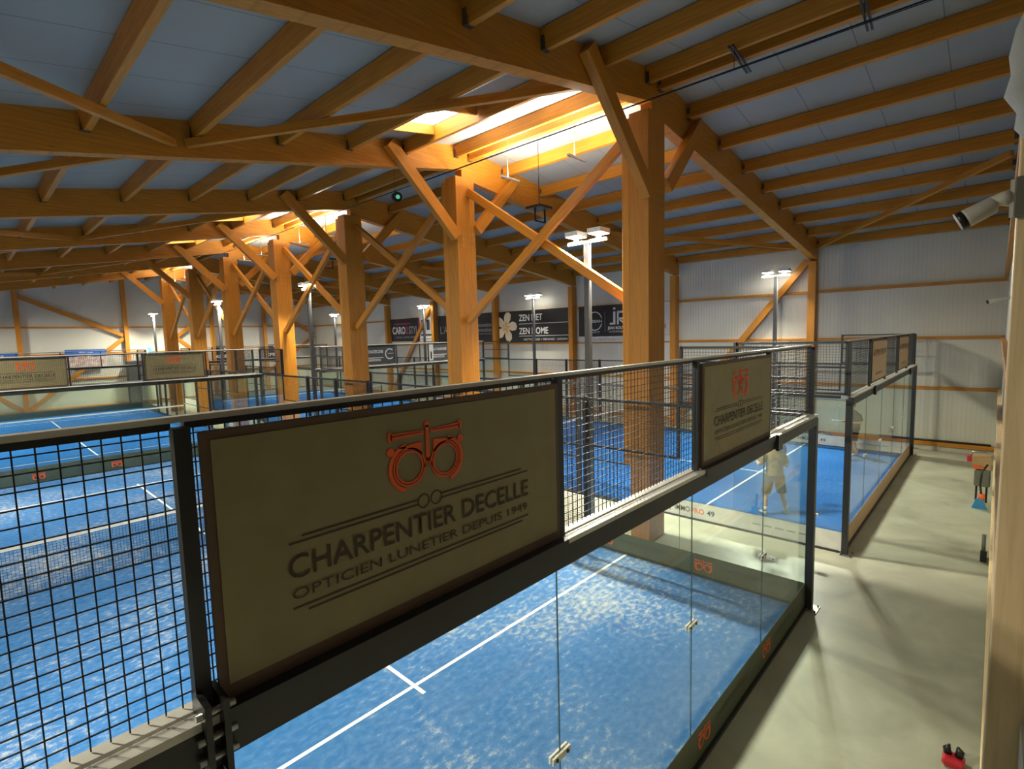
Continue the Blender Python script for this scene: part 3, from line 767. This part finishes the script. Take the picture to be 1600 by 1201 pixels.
for k, y in enumerate((-.4, 1.4)):
    t = thing('wire_bracket', f'dark bracket across the paired ridge purlins, {("nearest","second")[k]} to the camera', 'bracket', (1.1, y, 8.9), 0, 'dark brackets on the ridge purlins')
    MB().bar((.6, y, 8.86), (1.6, y + .05, 8.80), .03, .03).bar((.6, y + .06, 8.86), (1.6, y + .11, 8.80), .03, .03).build('bracket_bar', M['plastic_dark'], t)
    MB().bar((.68, y, 8.53), (.68, y, 8.86), .008).build('hanger', M['plastic_dark'], t)
mb = MB(); mb.tube([(.66, Y0 + .02, 8.50), (.66, 10, 8.52), (.66, 20, 8.53), (.66, Y1 - .02, 8.53)], .013, 6)
mb.tube([(.66, Y0 + .02, 8.47), (.64, 3, 8.49), (.66, 10, 8.50)], .007, 5)
tag(mb.build('cable', M['plastic_dark']), 'thin black cable strung along the ridge past the central columns', 'cable')
t = thing('stage_light', 'small black spotlight with green lens clipped to the ridge cable', 'lamp', (.66, 11.0, 8.45))
MB().tube([(.66, 11.05, 8.36), (.58, 10.82, 8.30)], [.12, .14], 12).build('housing', M['plastic_dark'], t)
MB().tube([(.58, 10.815, 8.3), (.572, 10.79, 8.295)], .06, 12).build('lens', M['greenlamp'], t)
MB().bar((.66, 11.05, 8.45), (.66, 11.05, 8.54), .03).bar((.66, 11.05, 8.5), (.66, 11.05, 9.1), .006).build('clamp', M['plastic_dark'], t)
t = thing('hanging_speaker', 'black flat box with U bracket hung from the roof beyond the first column', 'speaker', (1.75, 6.5, 7.2))
MB().box(1.5, 2.0, 6.3, 6.75, 7.36, 7.42).build('top_plate', M['plastic_dark'], t)
MB().bar((1.56, 6.5, 7.36), (1.56, 6.5, 7.05), .035).bar((1.94, 6.5, 7.36), (1.94, 6.5, 7.05), .035).bar((1.56, 6.5, 7.05), (1.94, 6.5, 7.05), .035).build('bracket', M['plastic_dark'], t)
MB().bar((1.75, 6.52, 7.42), (1.75, 6.52, roof_z(1.75)), .012).build('hanger', M['plastic_dark'], t)
for k, (px, py) in enumerate(((1.7, 17.2), (1.7, 28.2), (1.7, 39))):
    t = thing('hanging_speaker', f'black hanging box beyond the {("third","fifth","seventh")[k]} central column', 'speaker', (px, py, 7.2), 0, 'black hanging boxes in the far bays')
    MB().box(px - .25, px + .25, py - .2, py + .2, 7.36, 7.42).bar((px, py, 7.42), (px, py, roof_z(px)), .012).build('top_plate', M['plastic_dark'], t)
    MB().bar((px - .2, py, 7.36), (px - .2, py, 7.05), .035).bar((px + .2, py, 7.36), (px + .2, py, 7.05), .035).bar((px - .2, py, 7.05), (px + .2, py, 7.05), .035).build('bracket', M['plastic_dark'], t)

# ------------------------------------------------------------------ wall banners (right wall, facing -x)
def wall_banner(ya, yb, z0, z1, m, label, grp='banners on the long right wall'):
    t = thing('wall_banner', label, 'banner', (XR - .12, (ya + yb) / 2, z0), 0, grp)
    x = XR - .13
    MB().box(x, x + .02, yb, ya, z0, z1).build('banner_sheet', m, t)
    return t, frame((x - .002, ya, z0), (0, -1, 0), (0, 0, 1)), ya - yb, z1 - z0
t, fn, w, h = wall_banner(31.0, 27.6, 4.05, 5.68, M['black'], 'black banner reading CARO2STYL with magenta edge')
text('lettering', 'CARO', .72, fn, M['whiteink'], t, .95, .55, width=1.6, bold=.02)
text('lettering', '2', .72, fn, M['pink'], t, 1.95, .55, width=.32, bold=.02, label='magenta numeral')
text('lettering', 'STYL', .72, fn, M['greyink'], t, 2.7, .55, width=1.05, bold=.02)
text('lettering', 'COIFFURE  HOMME  FEMME', .2, fn, M['greyink'], t, w / 2, .22, width=2.4)
mb = MB(); mb.prism([(w - .12, 0), (w, 0), (w, h), (w - .12, h)], fn, 0, .002).prism([(.4, 1.22), (2.4, 1.22), (2.4, 1.3), (.4, 1.3)], fn, 0, .002); mb.build('magenta_stripe', M['pink'], t)
t, fn, w, h = wall_banner(27.55, 26.1, 4.05, 5.68, M['white'], 'white banner with two dark bottles beside the magenta one')
mb = MB()
for u in (.35, .95): mb.prism([(u - .16, .75), (u + .16, .75), (u + .16, 1.45), (u - .16, 1.45)], fn, 0, .002)
mb.prism([(.15, .35), (1.3, .35), (1.3, .48), (.15, .48)], fn, 0, .002).prism([(.15, .12), (1.3, .12), (1.3, .16), (.15, .16)], fn, 0, .002)
mb.build('banner_print', M['dark'], t)
t, fn, w, h = wall_banner(25.5, 21.9, 3.95, 5.68, M['black'], 'dark banner with thin grey script, left half-hidden by the second column')
text('lettering', "L'AVERSE", .7, fn, M['greyink'], t, w / 2 - .5, .55, width=2.2)
t, fn, w, h = wall_banner(21.85, 20.35, 3.9, 5.68, M['black'], 'dark banner reading innovation in small grey letters')
text('lettering', 'innovation', .34, fn, M['greyink'], t, w / 2, .95, width=1.3, bold=.006)
text('lettering', 'rénovation', .34, fn, M['greyink'], t, w / 2, .65, width=1.3, bold=.006)
mb = MB(); mb.prism([(.1, .5), (1.4, .5), (1.4, .53), (.1, .53)], fn, 0, .002); mb.build('banner_rule', M['greyink'], t)
t, fn, w, h = wall_banner(19.8, 14.5, 3.86, 5.66, M['black'], 'black banner reading ZEN NET ZEN HOME with a frangipani flower')
mb = MB()
for k in range(5):
    a = k * 2 * PI / 5 + .02; c, s = math.cos(a), math.sin(a)
    pts = [(0, 0), (.25, .2), (.55, .3), (.8, .22), (.9, 0), (.8, -.2), (.5, -.24), (.2, -.12)]
    q = [(max(.0, .55 + (px * c - py * s) * 1.0), min(h + .1, max(-.1, .9 + (px * s + py * c) * 1.0))) for px, py in pts]
    mb.prism(q, fn, 0, .004 + .001 * k)
mb.build('flower', M['petal'], t)
mb = MB()
for k in range(5):
    a = k * 2 * PI / 5 + .02; c, s = math.cos(a), math.sin(a)
    pts = [(0, 0), (.18, .08), (.4, .03), (.18, -.05)]
    mb.prism([(.55 + px * c - py * s, .9 + px * s + py * c) for px, py in pts], fn, .010, .011 + .001 * k)
mb.build('flower_heart', M['yellowink'], t)
text('lettering', 'ZEN NET', .5, fn, M['whiteink'], t, 1.6, 1.22, 'LEFT', width=1.75, bold=.008)
text('lettering', 'ZEN HOME', .5, fn, M['whiteink'], t, 1.6, .47, 'LEFT', width=2.15, bold=.008)
mb = MB()
for v in (1.03, .34): mb.prism([(1.6, v), (5.2, v), (5.2, v + .025), (1.6, v + .025)], fn, 0, .002)
mb.build('banner_rule', M['whiteink'], t)
text('lettering', 'NETTOYAGE • MENAGE • JARDIN', .16, fn, M['whiteink'], t, 3.5, .1, width=3.1)
t, fn, w, h = wall_banner(14.0, 10.45, 4.12, 5.64, M['black'], 'black car dealer banner with ring emblem and JR monogram')
mb = MB(); mb.strip(circ(.98, .78, .45, 22, .25, PI - .25, False), circ(.98, .78, .40, 22, .25, PI - .25, False), fn, 0, .002, False)
mb.strip(circ(.98, .72, .45, 22, PI + .25, 2 * PI - .25, False), circ(.98, .72, .40, 22, PI + .25, 2 * PI - .25, False), fn, 0, .002, False); mb.build('ring_emblem', M['whiteink'], t)
text('lettering', 'NISSAN', .19, fn, M['whiteink'], t, .98, .68, width=.86, bold=.004)
text('lettering', 'CHOLET EST', .12, fn, M['whiteink'], t, .98, .15, width=.6)
mb = MB(); mb.prism([(1.58, .2), (1.59, .2), (1.59, 1.2), (1.58, 1.2)], fn, 0, .002)
for pl in ([(2.45, 1.28), (2.57, 1.28), (2.57, 1.38), (2.45, 1.38)], [(2.45, .62), (2.57, .62), (2.57, 1.18), (2.45, 1.18)], [(2.25, .55), (2.57, .55), (2.57, .64), (2.25, .64)],
           [(2.7, 1.1), (3.1, 1.1), (3.1, 1.2), (2.7, 1.2)], [(3.0, .82), (3.12, .82), (3.12, 1.14), (3.0, 1.14)], [(2.7, .78), (3.1, .78), (3.1, .88), (2.7, .88)], [(2.7, .8), (2.85, .8), (3.25, .52), (3.1, .52)], [(2.66, .55), (2.76, .55), (2.76, 1.2), (2.66, 1.2)]):
    mb.prism([(u - .38, v) for u, v in pl], fn, 0, .002)
mb.build('monogram', M['whiteink'], t)
text('lettering', 'JEAN ROUYER', .19, fn, M['whiteink'], t, 2.32, .32, width=1.15, bold=.008)
text('lettering', 'AUTOMOBILES', .12, fn, M['whiteink'], t, 2.32, .16, width=1.0)
t, fn, w, h = wall_banner(14.0, 8.95, 3.82, 4.09, M['white'], 'narrow white strip banner below the black car dealer banner')
text('lettering', 'PADEL CLUB PARTENAIRE OFFICIEL', .12, fn, M['greyink'], t, 1.9, .08, width=2.6)
t, fn, w, h = wall_banner(10.4, 8.95, 4.12, 5.6, M['white'], 'white banner with small dark CLUB lettering right of the first column')
text('lettering', 'RE', .2, fn, M['dark'], t, .8, .62, width=.3, bold=.004)
text('lettering', 'CLUB', .26, fn, M['dark'], t, .95, .3, width=.62)

# end wall pictures and signs
def end_panel(name, x0, x1, z0, z1, m, label, cat):
    t = thing(name, label, cat, ((x0 + x1) / 2, Y1 - .3, z0))
    y = Y1 - .34
    MB().box(x0, x1, y, y + .03, z0, z1).build('panel_sheet', m, t)
    return t, frame((x0, y - .002, z0), (1, 0, 0), (0, 0, 1)), x1 - x0, z1 - z0
t, fn, w, h = end_panel('wall_banner', -3.55, -1.4, 2.88, 4.1, M['blue'], 'blue and white townscape banner on the end wall behind the court', 'banner')
mb = MB(); mb.prism([(0, 0), (w, 0), (w, .75), (1.5, .7), (1.0, .85), (.4, .7), (0, .8)], fn, 0, .003); mb.build('picture', M['hill'], t)
text('lettering', 'PADEL CLUB', .18, fn, M['whiteink'], t, w / 2, .98, width=.7)
t, fn, w, h = end_panel('wall_banner', -8.0, -5.6, 2.9, 4.02, M['blue'], 'blue banner on the end wall at the left edge of the view', 'banner')
text('lettering', 'PADEL CLUB', .18, fn, M['whiteink'], t, w / 2, .85, width=.7)
for k, x in enumerate((5.25, 9.15)):
    t, fn, w, h = end_panel('wall_sign', x, x + 1.3, 2.9, 4.05, M['black'], f'black sign with white X mark on the end wall, {("left","right")[k]} one of the pair', 'sign')
    t['group'] = 'black X signs on the end wall'
    mb = MB(); mb.prism([(.78, .68), (.9, .68), (1.25, 1.02), (1.12, 1.02)], fn, 0, .003); mb.prism([(.78, 1.02), (.9, 1.02), (1.25, .68), (1.12, .68)], fn, .003, .005); mb.build('x_mark', M['whiteink'], t)
    text('lettering', 'XPER', .34, fn, M['whiteink'], t, w / 2, .22, width=1.0, bold=.01)
t = thing('storage_cabinet', 'tall dark grey cabinet standing at the end wall beside the blue flag', 'cabinet', (.2, Y1 - .6, 0))
MB().box(-.35, .7, Y1 - .95, Y1 - .35, 0, 3.2).build('body', M['dark'], t, bevel=.02)
for k in (0, 1):
    d = MB().box(-.33 + k * .525, .165 + k * .515, Y1 - .975, Y1 - .952, .05, 3.15).build('door', M['dark'], t)
    MB().bar((.12 + k * .1, Y1 - .99, 1.5), (.12 + k * .1, Y1 - .99, 1.7), .02).build('handle', M['steel'], d)
t = thing('flag_banner', 'upright pale blue flag banner beside the dark cabinet', 'flag', (.95, Y1 - 1.2, 0))
MB().tube([(.82, Y1 - 1.2, 0), (.82, Y1 - 1.2, 4.2)], .02, 8).build('pole', M['steel'], t)
MB().prism([(0, 1.9), (.3, 2.0), (.34, 3.6), (.2, 4.1), (0, 4.15)], lambda u, v, tt: Vector((.84 + u, Y1 - 1.2 + tt, v)), -.004, .004).build('flag', M['bluepale'], t)

# ------------------------------------------------------------------ things by the near wall
t = thing('security_camera', 'white bullet security camera on an arm beside the near timber post', 'camera', (-5.62, -1.97, 4.71))
MB().tube([(-5.62, -1.992, 4.72), (-5.62, -1.965, 4.72), (-5.62, -1.935, 4.712), (-5.62, -1.915, 4.70)], [.034, .026, .022, .020], 10).build('arm', M['plastic_white'], t)
MB().tube([(-5.62, -1.957, 4.706), (-5.622, -1.945, 4.702), (-5.63, -1.872, 4.664), (-5.632, -1.862, 4.659)], [.016, .034, .037, .037], 14).build('camera_body', M['plastic_white'], t)
MB().tube([(-5.632, -1.863, 4.660), (-5.634, -1.842, 4.649)], [.038, .039], 14).build('hood', M['plastic_dark'], t)
t2 = thing('junction_box', 'grey junction box behind the security camera on the timber post', 'box', (-5.62, -2.0, 4.65))
MB().box(-5.64, -5.612, -2.004, -1.992, 4.645, 4.785).build('back_plate', M['plastic_white'], t2)
MB().box(-5.66, -5.612, -2.062, -2.005, 4.64, 4.79).build('box_body', M['grey_plastic'], t2, bevel=.004)
mb = MB(); mb.tube([(-5.64, -2.03, 5.42), (-5.65, -2.022, 5.33), (-5.65, -2.015, 5.24), (-5.65, -2.02, 5.17), (-5.65, -2.012, 5.10), (-5.65, -2.03, 5.03), (-5.65, -2.028, 4.97), (-5.645, -2.035, 4.92)], [.02, .042, .05, .046, .055, .034, .036, .008], 18)
tag(mb.build('foam_wrap', M['foam']), 'white bulging foam or plastic wrap on the upper near timber post', 'padding')
t = thing('security_camera', 'small white security camera far along the right-hand wall', 'camera', (4, Y0, 4.64))
MB().tube([(4, Y0 + .0, 4.66), (4, Y0 + .16, 4.65)], .02, 8).build('arm', M['plastic_white'], t)
MB().tube([(4, Y0 + .14, 4.655), (3.95, Y0 + .30, 4.61)], .04, 12).build('camera_body', M['plastic_white'], t)
MB().tube([(3.95, Y0 + .30, 4.61), (3.945, Y0 + .32, 4.605)], .034, 12).build('lens', M['plastic_dark'], t)
# cleaning things at the wall
t = thing('broom', 'broom with blue bristles and orange collar leaning on the right-hand wall', 'broom', (7.3, -1.85, 0))
MB().tube([(7.32, -1.86, .22), (7.36, -1.82, .55), (7.42, -1.84, .85), (7.5, -1.93, 1.0)], .022, 8).build('handle', M['plastic_dark'], t)
MB().tube([(7.32, -1.86, .20), (7.33, -1.85, .34)], .06, 8).build('collar', M['orangeplastic'], t)
MB().prism([(-.16, 0.0), (.16, 0.0), (.07, .22), (-.07, .22)], lambda u, v, tt: Vector((7.32 + tt, -1.82 + u * .8, v)), -.06, .06).build('bristles', M['bluebristle'], t)
t = thing('cleaning_trolley', 'tan cleaning trolley with orange straps and red tray by the right-hand wall', 'trolley', (7.6, -1.8, 0))
MB().prism([(-1.98, .82), (-1.66, .86), (-1.64, 1.12), (-1.98, 1.14)], lambda u, v, tt: Vector((7.7 + tt, u, v)), 0, .35).build('canvas_bag', M['cardboard'], t)
MB().box(7.68, 8.07, -1.99, -1.70, .42, .82).build('lower_bag', M['grey_plastic'], t, bevel=.03)
MB().box(7.66, 7.69, -1.86, -1.66, .84, .92).build('strap', M['orangeplastic'], t)
MB().box(7.72, 8.0, -1.70, -1.56, .98, 1.11).build('red_tray', M['redplastic'], t)
MB().tube([(7.8, -1.62, 1.11), (7.8, -1.66, 1.22), (7.8, -1.9, 1.22)], .02, 8).build('push_bar', M['steel'], t)
MB().bar((7.9, -1.93, .0), (7.9, -1.93, .42), .04).bar((7.9, -1.75, 0), (7.9, -1.75, .42), .04).build('trolley_leg', M['plastic_dark'], t)
t = thing('door_stop', 'small grey and black rubber stop on the floor by the wall', 'door stop', (3.8, -1.93, 0))
MB().prism([(0, 0), (.3, 0), (.3, .1), (.05, .2), (0, .2)], lambda u, v, tt: Vector((3.7 + u, -2.0 + tt, v)), 0, .09).build('wedge', M['plastic_dark'], t)
MB().tube([(3.85, -1.95, .1), (3.9, -1.95, .45)], .03, 8).build('grip', M['grey_plastic'], t)
t = thing('hand_tool', 'small red tool with black jaws on the floor at the foot of the right-hand wall', 'tool', (-2.2, -1.85, 0))
MB().box(-2.32, -2.14, -1.93, -1.76, 0, .075).build('tool_body', M['redplastic'], t, bevel=.02)
MB().tube([(-2.2, -1.80, .07), (-2.2, -1.79, .12), (-2.2, -1.81, .17)], [.035, .032, .008], 8).tube([(-2.2, -1.88, .07), (-2.2, -1.89, .13), (-2.2, -1.87, .175)], [.035, .034, .008], 8).build('jaw', M['plastic_dark'], t)
t = thing('pipe', 'long thin black pipe lying along the bottom rail of the right wall', 'pipe', (13.83, -.9, .31))
MB().tube([(13.83, .6, .345), (13.83, -1.95, .345)], .035, 8).build('pipe_tube', M['plastic_dark'], t)

# ------------------------------------------------------------------ people
def hand(mb, wrist, d, palm_n, thumb_side, curl=.5, s=1.):
    """palm and five separate curled fingers"""
    d = Vector(d).normalized(); n = Vector(palm_n); n = (n - d * n.dot(d)).normalized(); sd = d.cross(n).normalized()
    w = Vector(wrist)
    mb.tube([w, w + d * .03 * s, w + d * .085 * s], [(.017, .024), (.016, .036), (.014, .04)], 10, side=n)
    for k in range(4):
        b = w + d * (.085 - abs(k - 1.4) * .004) * s + sd * (-.030 + k * .020) * s
        L_ = (.075, .083, .078, .062)[k] * s; p = [b]; a = 0; q = b.copy()
        for j in range(3):
            a += curl * (.5 + .25 * j); dd = d * math.cos(a) + n * math.sin(a); q = q + dd * L_ * (.45, .32, .23)[j]; p.append(q.copy())
        mb.tube(p, [.0095, .009, .008, .006], 7)
    ts = sd * thumb_side
    b = w + d * .03 * s + ts * .025 * s
    mb.tube([b, b + (d * .6 + ts * .7 + n * .3) * .04 * s, b + (d * .9 + ts * .7 + n * .9) * .06 * s], [.013, .011, .008], 7)
def person(loc, rz, label, P, shirt, shorts, hairm, racket, rlab):
    t = thing('person', label, 'person', loc, rz)
    w = WORLD[t.name]
    mb = MB()
    # trunk (local: faces +y), neck, head
    mb.tube(P['spine'], P['spine_r'], 16, side=(1, 0, 0))
    hx, hy, hz = P['head']
    mb.ball((hx, hy, hz), (.075, .096, .118), 18)
    mb.ball((hx, hy + .03, hz - .06), (.052, .062, .058), 12)
    mb.tube([(hx, hy - .01, hz - .17), (hx, hy, hz - .07)], [.058, .055], 12)
    mb.tube([(hx, hy + .088, hz + .015), (hx, hy + .112, hz - .025), (hx, hy + .095, hz - .035)], [.010, .016, .010], 8)
    for s in (-1, 1): mb.ball((hx + s * .076, hy - .005, hz - .01), (.012, .022, .033), 8)
    for s in (-1, 1): mb.ball((hx + s * .03, hy + .088, hz + .022), (.016, .010, .008), 8)
    for L_ in P['legs']:
        mb.tube(L_[:4], [.088, .068, .056, .038], 14)
        a = Vector(L_[3]); f = Vector(L_[4])
        mb.tube([a, a + Vector((0, 0, -.03))], [.038, .036], 10)
    for A in P['arms']:
        mb.tube(A['p'], [.055, .046, .040, .027], 12)
        hand(mb, A['p'][3], A['d'], A['n'], A['t'], A['c'])
    body = mb.build('body', M['skin'], t, w, local=True)
    rm = body.modifiers.new('fuse', 'REMESH'); rm.mode = 'VOXEL'; rm.voxel_size = .0085; rm.use_smooth_shade = True
    sm = body.modifiers.new('soften', 'SMOOTH'); sm.iterations = 3; sm.factor = .5
    # eyes and mouth
    for s in (-1, 1):
        MB().ball((hx + s * .03, hy + .093, hz + .012), (.010, .006, .006), 8).build('eye', M['plastic_dark'], t, w, local=True)
    MB().ball((hx, hy + .092, hz - .062), (.022, .006, .005), 8).build('mouth', M['red'], t, w, local=True)
    # hair
    mb = MB(); mb.ball((hx, hy - .018, hz + .028), (.083, .098, .108), 18)
    for v in list(mb.bm.verts):
        if v.co.z < hz - .03 or (v.co.y > hy + .045 and v.co.z < hz + .07): mb.bm.verts.remove(v)
    hb = mb.build('hair', hairm, t, w, local=True)
    so = hb.modifiers.new('thickness', 'SOLIDIFY'); so.thickness = .012; so.offset = 0
    # shirt: trunk shell and sleeves
    mb = MB(); mb.tube(P['shirt'], P['shirt_r'], 18, side=(1, 0, 0))
    for A in P['arms']:
        a, b = Vector(A['p'][0]), Vector(A['p'][1])
        mb.tube([a, a.lerp(b, .35), a.lerp(b, .85)], [.078, .078, .076], 12)
    o = mb.build('tshirt', shirt, t, w, local=True)
    rm = o.modifiers.new('fuse', 'REMESH'); rm.mode = 'VOXEL'; rm.voxel_size = .014; rm.use_smooth_shade = True
    sm = o.modifiers.new('soften', 'SMOOTH'); sm.iterations = 4; sm.factor = .5
    mb = MB(); mb.tube(P['hips'], [(.165, .125), (.178, .135), (.16, .12)], 16, side=(1, 0, 0))
    for L_ in P['legs']:
        a, b = Vector(L_[0]), Vector(L_[1]); c = Vector(L_[2])
        mb.tube([a + Vector((0, 0, .04)), a.lerp(b, .5), b.lerp(c, P['hem'])], [.115, .112, .108], 14)
    o = mb.build('shorts', shorts, t, w, local=True)
    rm = o.modifiers.new('fuse', 'REMESH'); rm.mode = 'VOXEL'; rm.voxel_size = .014; rm.use_smooth_shade = True
    sm = o.modifiers.new('soften', 'SMOOTH'); sm.iterations = 4; sm.factor = .5
    for L_ in P['legs']:
        a = Vector(L_[3]); f = Vector(L_[4]).normalized()
        MB().tube([a + Vector((0, 0, .10)), a + Vector((0, 0, .0))], [.046, .044], 12).build('sock', M['white'], t, w, local=True)
        z0 = a.z - .055
        mb = MB(); mb.tube([a - f * .055 + Vector((0, 0, -.045)), a + Vector((0, 0, -.030)), a + f * .09 + Vector((0, 0, -.045)), a + f * .185 + Vector((0, 0, -.055))], [.040, .052, .042, .022], 12)
        sh = mb.build('shoe', M['sole'], t, w, local=True)
    if racket is None: return t
    # racket, held
    hp, rd, rn = [Vector(q) for q in racket]
    rk = thing('padel_racket', rlab[0], 'racket', tuple(w @ hp)); rw = T(*(w @ hp))
    R3 = w.to_3x3(); rd = (R3 @ rd).normalized(); rn = R3 @ rn; rn = (rn - rd * rn.dot(rd)).normalized(); rs = rd.cross(rn)
    c0 = w @ hp
    MB().tube([c0 - rd * .06, c0 + rd * .10], .016, 8).build('grip', M['plastic_dark'], rk)
    fn = lambda u, v, tt: c0 + rs * u + rd * v + rn * tt
    mb = MB(); outl = [(.125 * math.sin(a), .30 - .145 * math.cos(a)) for a in [i * 2 * PI / 24 for i in range(24)]]
    mb.prism(outl, fn, -.018, .018); mb.prism([(-.03, .09), (.03, .09), (.06, .19), (-.06, .19)], fn, -.016, .016)
    mb.build('racket_face', rlab[1], rk)
    return t
# player in the tan shirt, back to the camera (local +y = away from the camera)
P1 = dict(
    spine=[(0, -.01, .90), (0, 0, 1.0), (0, .02, 1.15), (0, .04, 1.32), (0, .05, 1.42)], spine_r=[(.15, .11), (.155, .115), (.15, .11), (.175, .11), (.09, .07)],
    shirt=[(0, -.005, .90), (0, 0, .98), (0, .02, 1.15), (0, .04, 1.32), (0, .05, 1.41), (0, .055, 1.47)], shirt_r=[(.195, .145), (.19, .14), (.19, .14), (.215, .14), (.15, .10), (.07, .065)],
    head=(.0, .085, 1.62), hips=[(0, 0, .98), (0, 0, .88), (0, 0, .80)], hem=.12,
    legs=[[(-.10, 0, .88), (-.17, .05, .49), (-.17, .04, .47), (-.22, -.04, .085), (-.25, 1, 0)], [(.10, 0, .88), (.19, .04, .49), (.19, .03, .47), (.27, -.02, .085), (.2, 1, 0)]],
    arms=[dict(p=[(-.19, .04, 1.38), (-.33, .02, 1.17), (-.335, .03, 1.15), (-.30, .24, 1.17)], d=(.3, 1, .1), n=(1, -.2, 0), t=1, c=.6),
          dict(p=[(.19, .04, 1.38), (.27, .0, 1.13), (.275, .01, 1.11), (.30, .22, 1.09)], d=(.1, 1, .15), n=(-1, 0, 0), t=-1, c=1.1)])
person((4.05, 1.62, .014), math.radians(-47), 'nearer person, seen from behind in tan patterned t-shirt and grey shorts, holding a racket', P1, M['shirt_tan'], M['shorts_grey'], M['hair_grey'],
       ((.30, .29, 1.12), (.15, .25, 1), (1, .3, 0)), ('dark padel racket held up by the nearer player', M['racket_dark']))
P2 = dict(
    spine=[(0, -.02, .92), (0, 0, 1.02), (0, 0, 1.17), (0, .0, 1.34), (0, .02, 1.44)], spine_r=[(.15, .13), (.16, .14), (.155, .15), (.175, .12), (.09, .07)],
    shirt=[(0, -.02, .84), (0, -.01, .95), (0, 0, 1.15), (0, .0, 1.34), (0, .01, 1.43), (0, .025, 1.49)], shirt_r=[(.20, .175), (.20, .175), (.20, .185), (.215, .15), (.15, .11), (.07, .065)],
    head=(.0, .07, 1.63), hips=[(0, -.01, 1.0), (0, -.01, .9), (0, 0, .82)], hem=.05,
    legs=[[(-.10, 0, .9), (-.12, .09, .50), (-.12, .08, .48), (-.13, -.03, .085), (0, 1, 0)], [(.10, 0, .9), (.12, .02, .50), (.12, .01, .48), (.13, -.14, .085), (.1, 1, 0)]],
    arms=[dict(p=[(-.20, .01, 1.39), (-.27, -.04, 1.13), (-.27, -.03, 1.11), (-.14, .20, 1.10)], d=(.4, 1, .0), n=(1, -.4, 0), t=1, c=.7),
          dict(p=[(.20, .01, 1.39), (.27, -.05, 1.13), (.27, -.04, 1.11), (.14, .19, 1.12)], d=(-.3, 1, .05), n=(-1, -.4, 0), t=-1, c=1.0)])
person((11.55, 1.4, .014), math.radians(52), 'farther person in profile in olive grey t-shirt and black shorts, holding a pale racket', P2, M['shirt_olive'], M['shorts_black'], M['hair_grey'],
       ((.10, .26, 1.12), (-.1, 1, .15), (0, .2, 1)), ('pale padel racket held in front of the farther player', M['racket_pale']))

P3 = dict(
    spine=[(0, 0, .94), (0, 0, 1.04), (0, .0, 1.2), (0, .0, 1.40), (0, .01, 1.50)], spine_r=[(.16, .12), (.165, .125), (.16, .12), (.185, .115), (.09, .07)],
    shirt=[(0, 0, .92), (0, 0, 1.0), (0, .0, 1.2), (0, .0, 1.40), (0, .0, 1.49), (0, .01, 1.56)], shirt_r=[(.20, .15), (.195, .15), (.195, .15), (.22, .145), (.15, .10), (.07, .065)],
    head=(.0, .03, 1.72), hips=[(0, 0, 1.02), (0, 0, .92), (0, 0, .84)], hem=.9,
    legs=[[(-.10, 0, .92), (-.12, .02, .52), (-.12, .01, .50), (-.13, -.01, .085), (-.1, 1, 0)], [(.10, 0, .92), (.12, .02, .52), (.12, .01, .50), (.13, -.01, .085), (.1, 1, 0)]],
    arms=[dict(p=[(-.20, .0, 1.45), (-.27, -.02, 1.18), (-.275, -.01, 1.16), (-.27, .08, .93)], d=(0, .25, -1), n=(1, 0, 0), t=-1, c=.5),
          dict(p=[(.20, .0, 1.45), (.27, -.02, 1.18), (.275, -.01, 1.16), (.27, .08, .93)], d=(0, .25, -1), n=(-1, 0, 0), t=1, c=.5)])
person((13.25, 5.1, 0), math.radians(80), 'person in black clothes standing by the right wall behind the second court', P3, M['shorts_black'], M['shorts_black'], M['hair_grey'], None, None)
for k, (bx, by, bl, bh, r) in enumerate(((13.3, 3.75, .9, .42, 8), (13.25, 2.75, .8, .36, -12), (13.3, 3.6, .7, .33, 4))):
    zb = 0 if k < 2 else .42
    t = thing('sports_bag', ('long black sports bag on the floor by the first wall column', 'black sports bag on the floor nearer the hall corner', 'smaller black sports bag lying on top of the long one')[k], 'bag', (bx, by, zb), math.radians(r), 'black bags by the right wall')
    w = WORLD[t.name]
    MB().tube([(0, -bl / 2, bh * .5), (0, -bl / 2 + .06, bh * .5), (0, bl / 2 - .06, bh * .5), (0, bl / 2, bh * .5)], [(bh * .38, .18), (bh * .5, .22), (bh * .5, .22), (bh * .38, .18)], 14).build('bag_body', M['dark'], t, w, local=True)
    mb = MB()
    for s_ in (-1, 1): mb.tube([(s_ * .2, -.15, bh * .6), (s_ * .16, -.12, bh * 1.02), (s_ * .16, .12, bh * 1.02), (s_ * .2, .15, bh * .6)], .012, 6)
    mb.build('strap', M['plastic_dark'], t, w, local=True)

# ------------------------------------------------------------------ unseen fill lamp added behind the camera to brighten the near post
t = thing('added_fill_lamp', 'unseen warm fill lamp added in the gallery behind the camera', 'lamp', (-9.2, -4.2, 6.2))
MB().box(-9.6, -8.8, -4.3, -4.1, 6.2, 6.26).build('fill_lamp_housing', M['lamp_white'], t)
MB().bar((-9.2, -4.2, 6.26), (-9.2, -4.2, roof_z(-9.2)), .02).build('hanger', M['steel'], t)
ld = bpy.data.lights.new('gallery', 'AREA'); ld.shape = 'RECTANGLE'; ld.size = .8; ld.size_y = .2; ld.energy = 6; ld.color = (1, .87, .66)
link(bpy.data.objects.new('lamp_light', ld), t, T(-9.2, -4.2, 6.18))
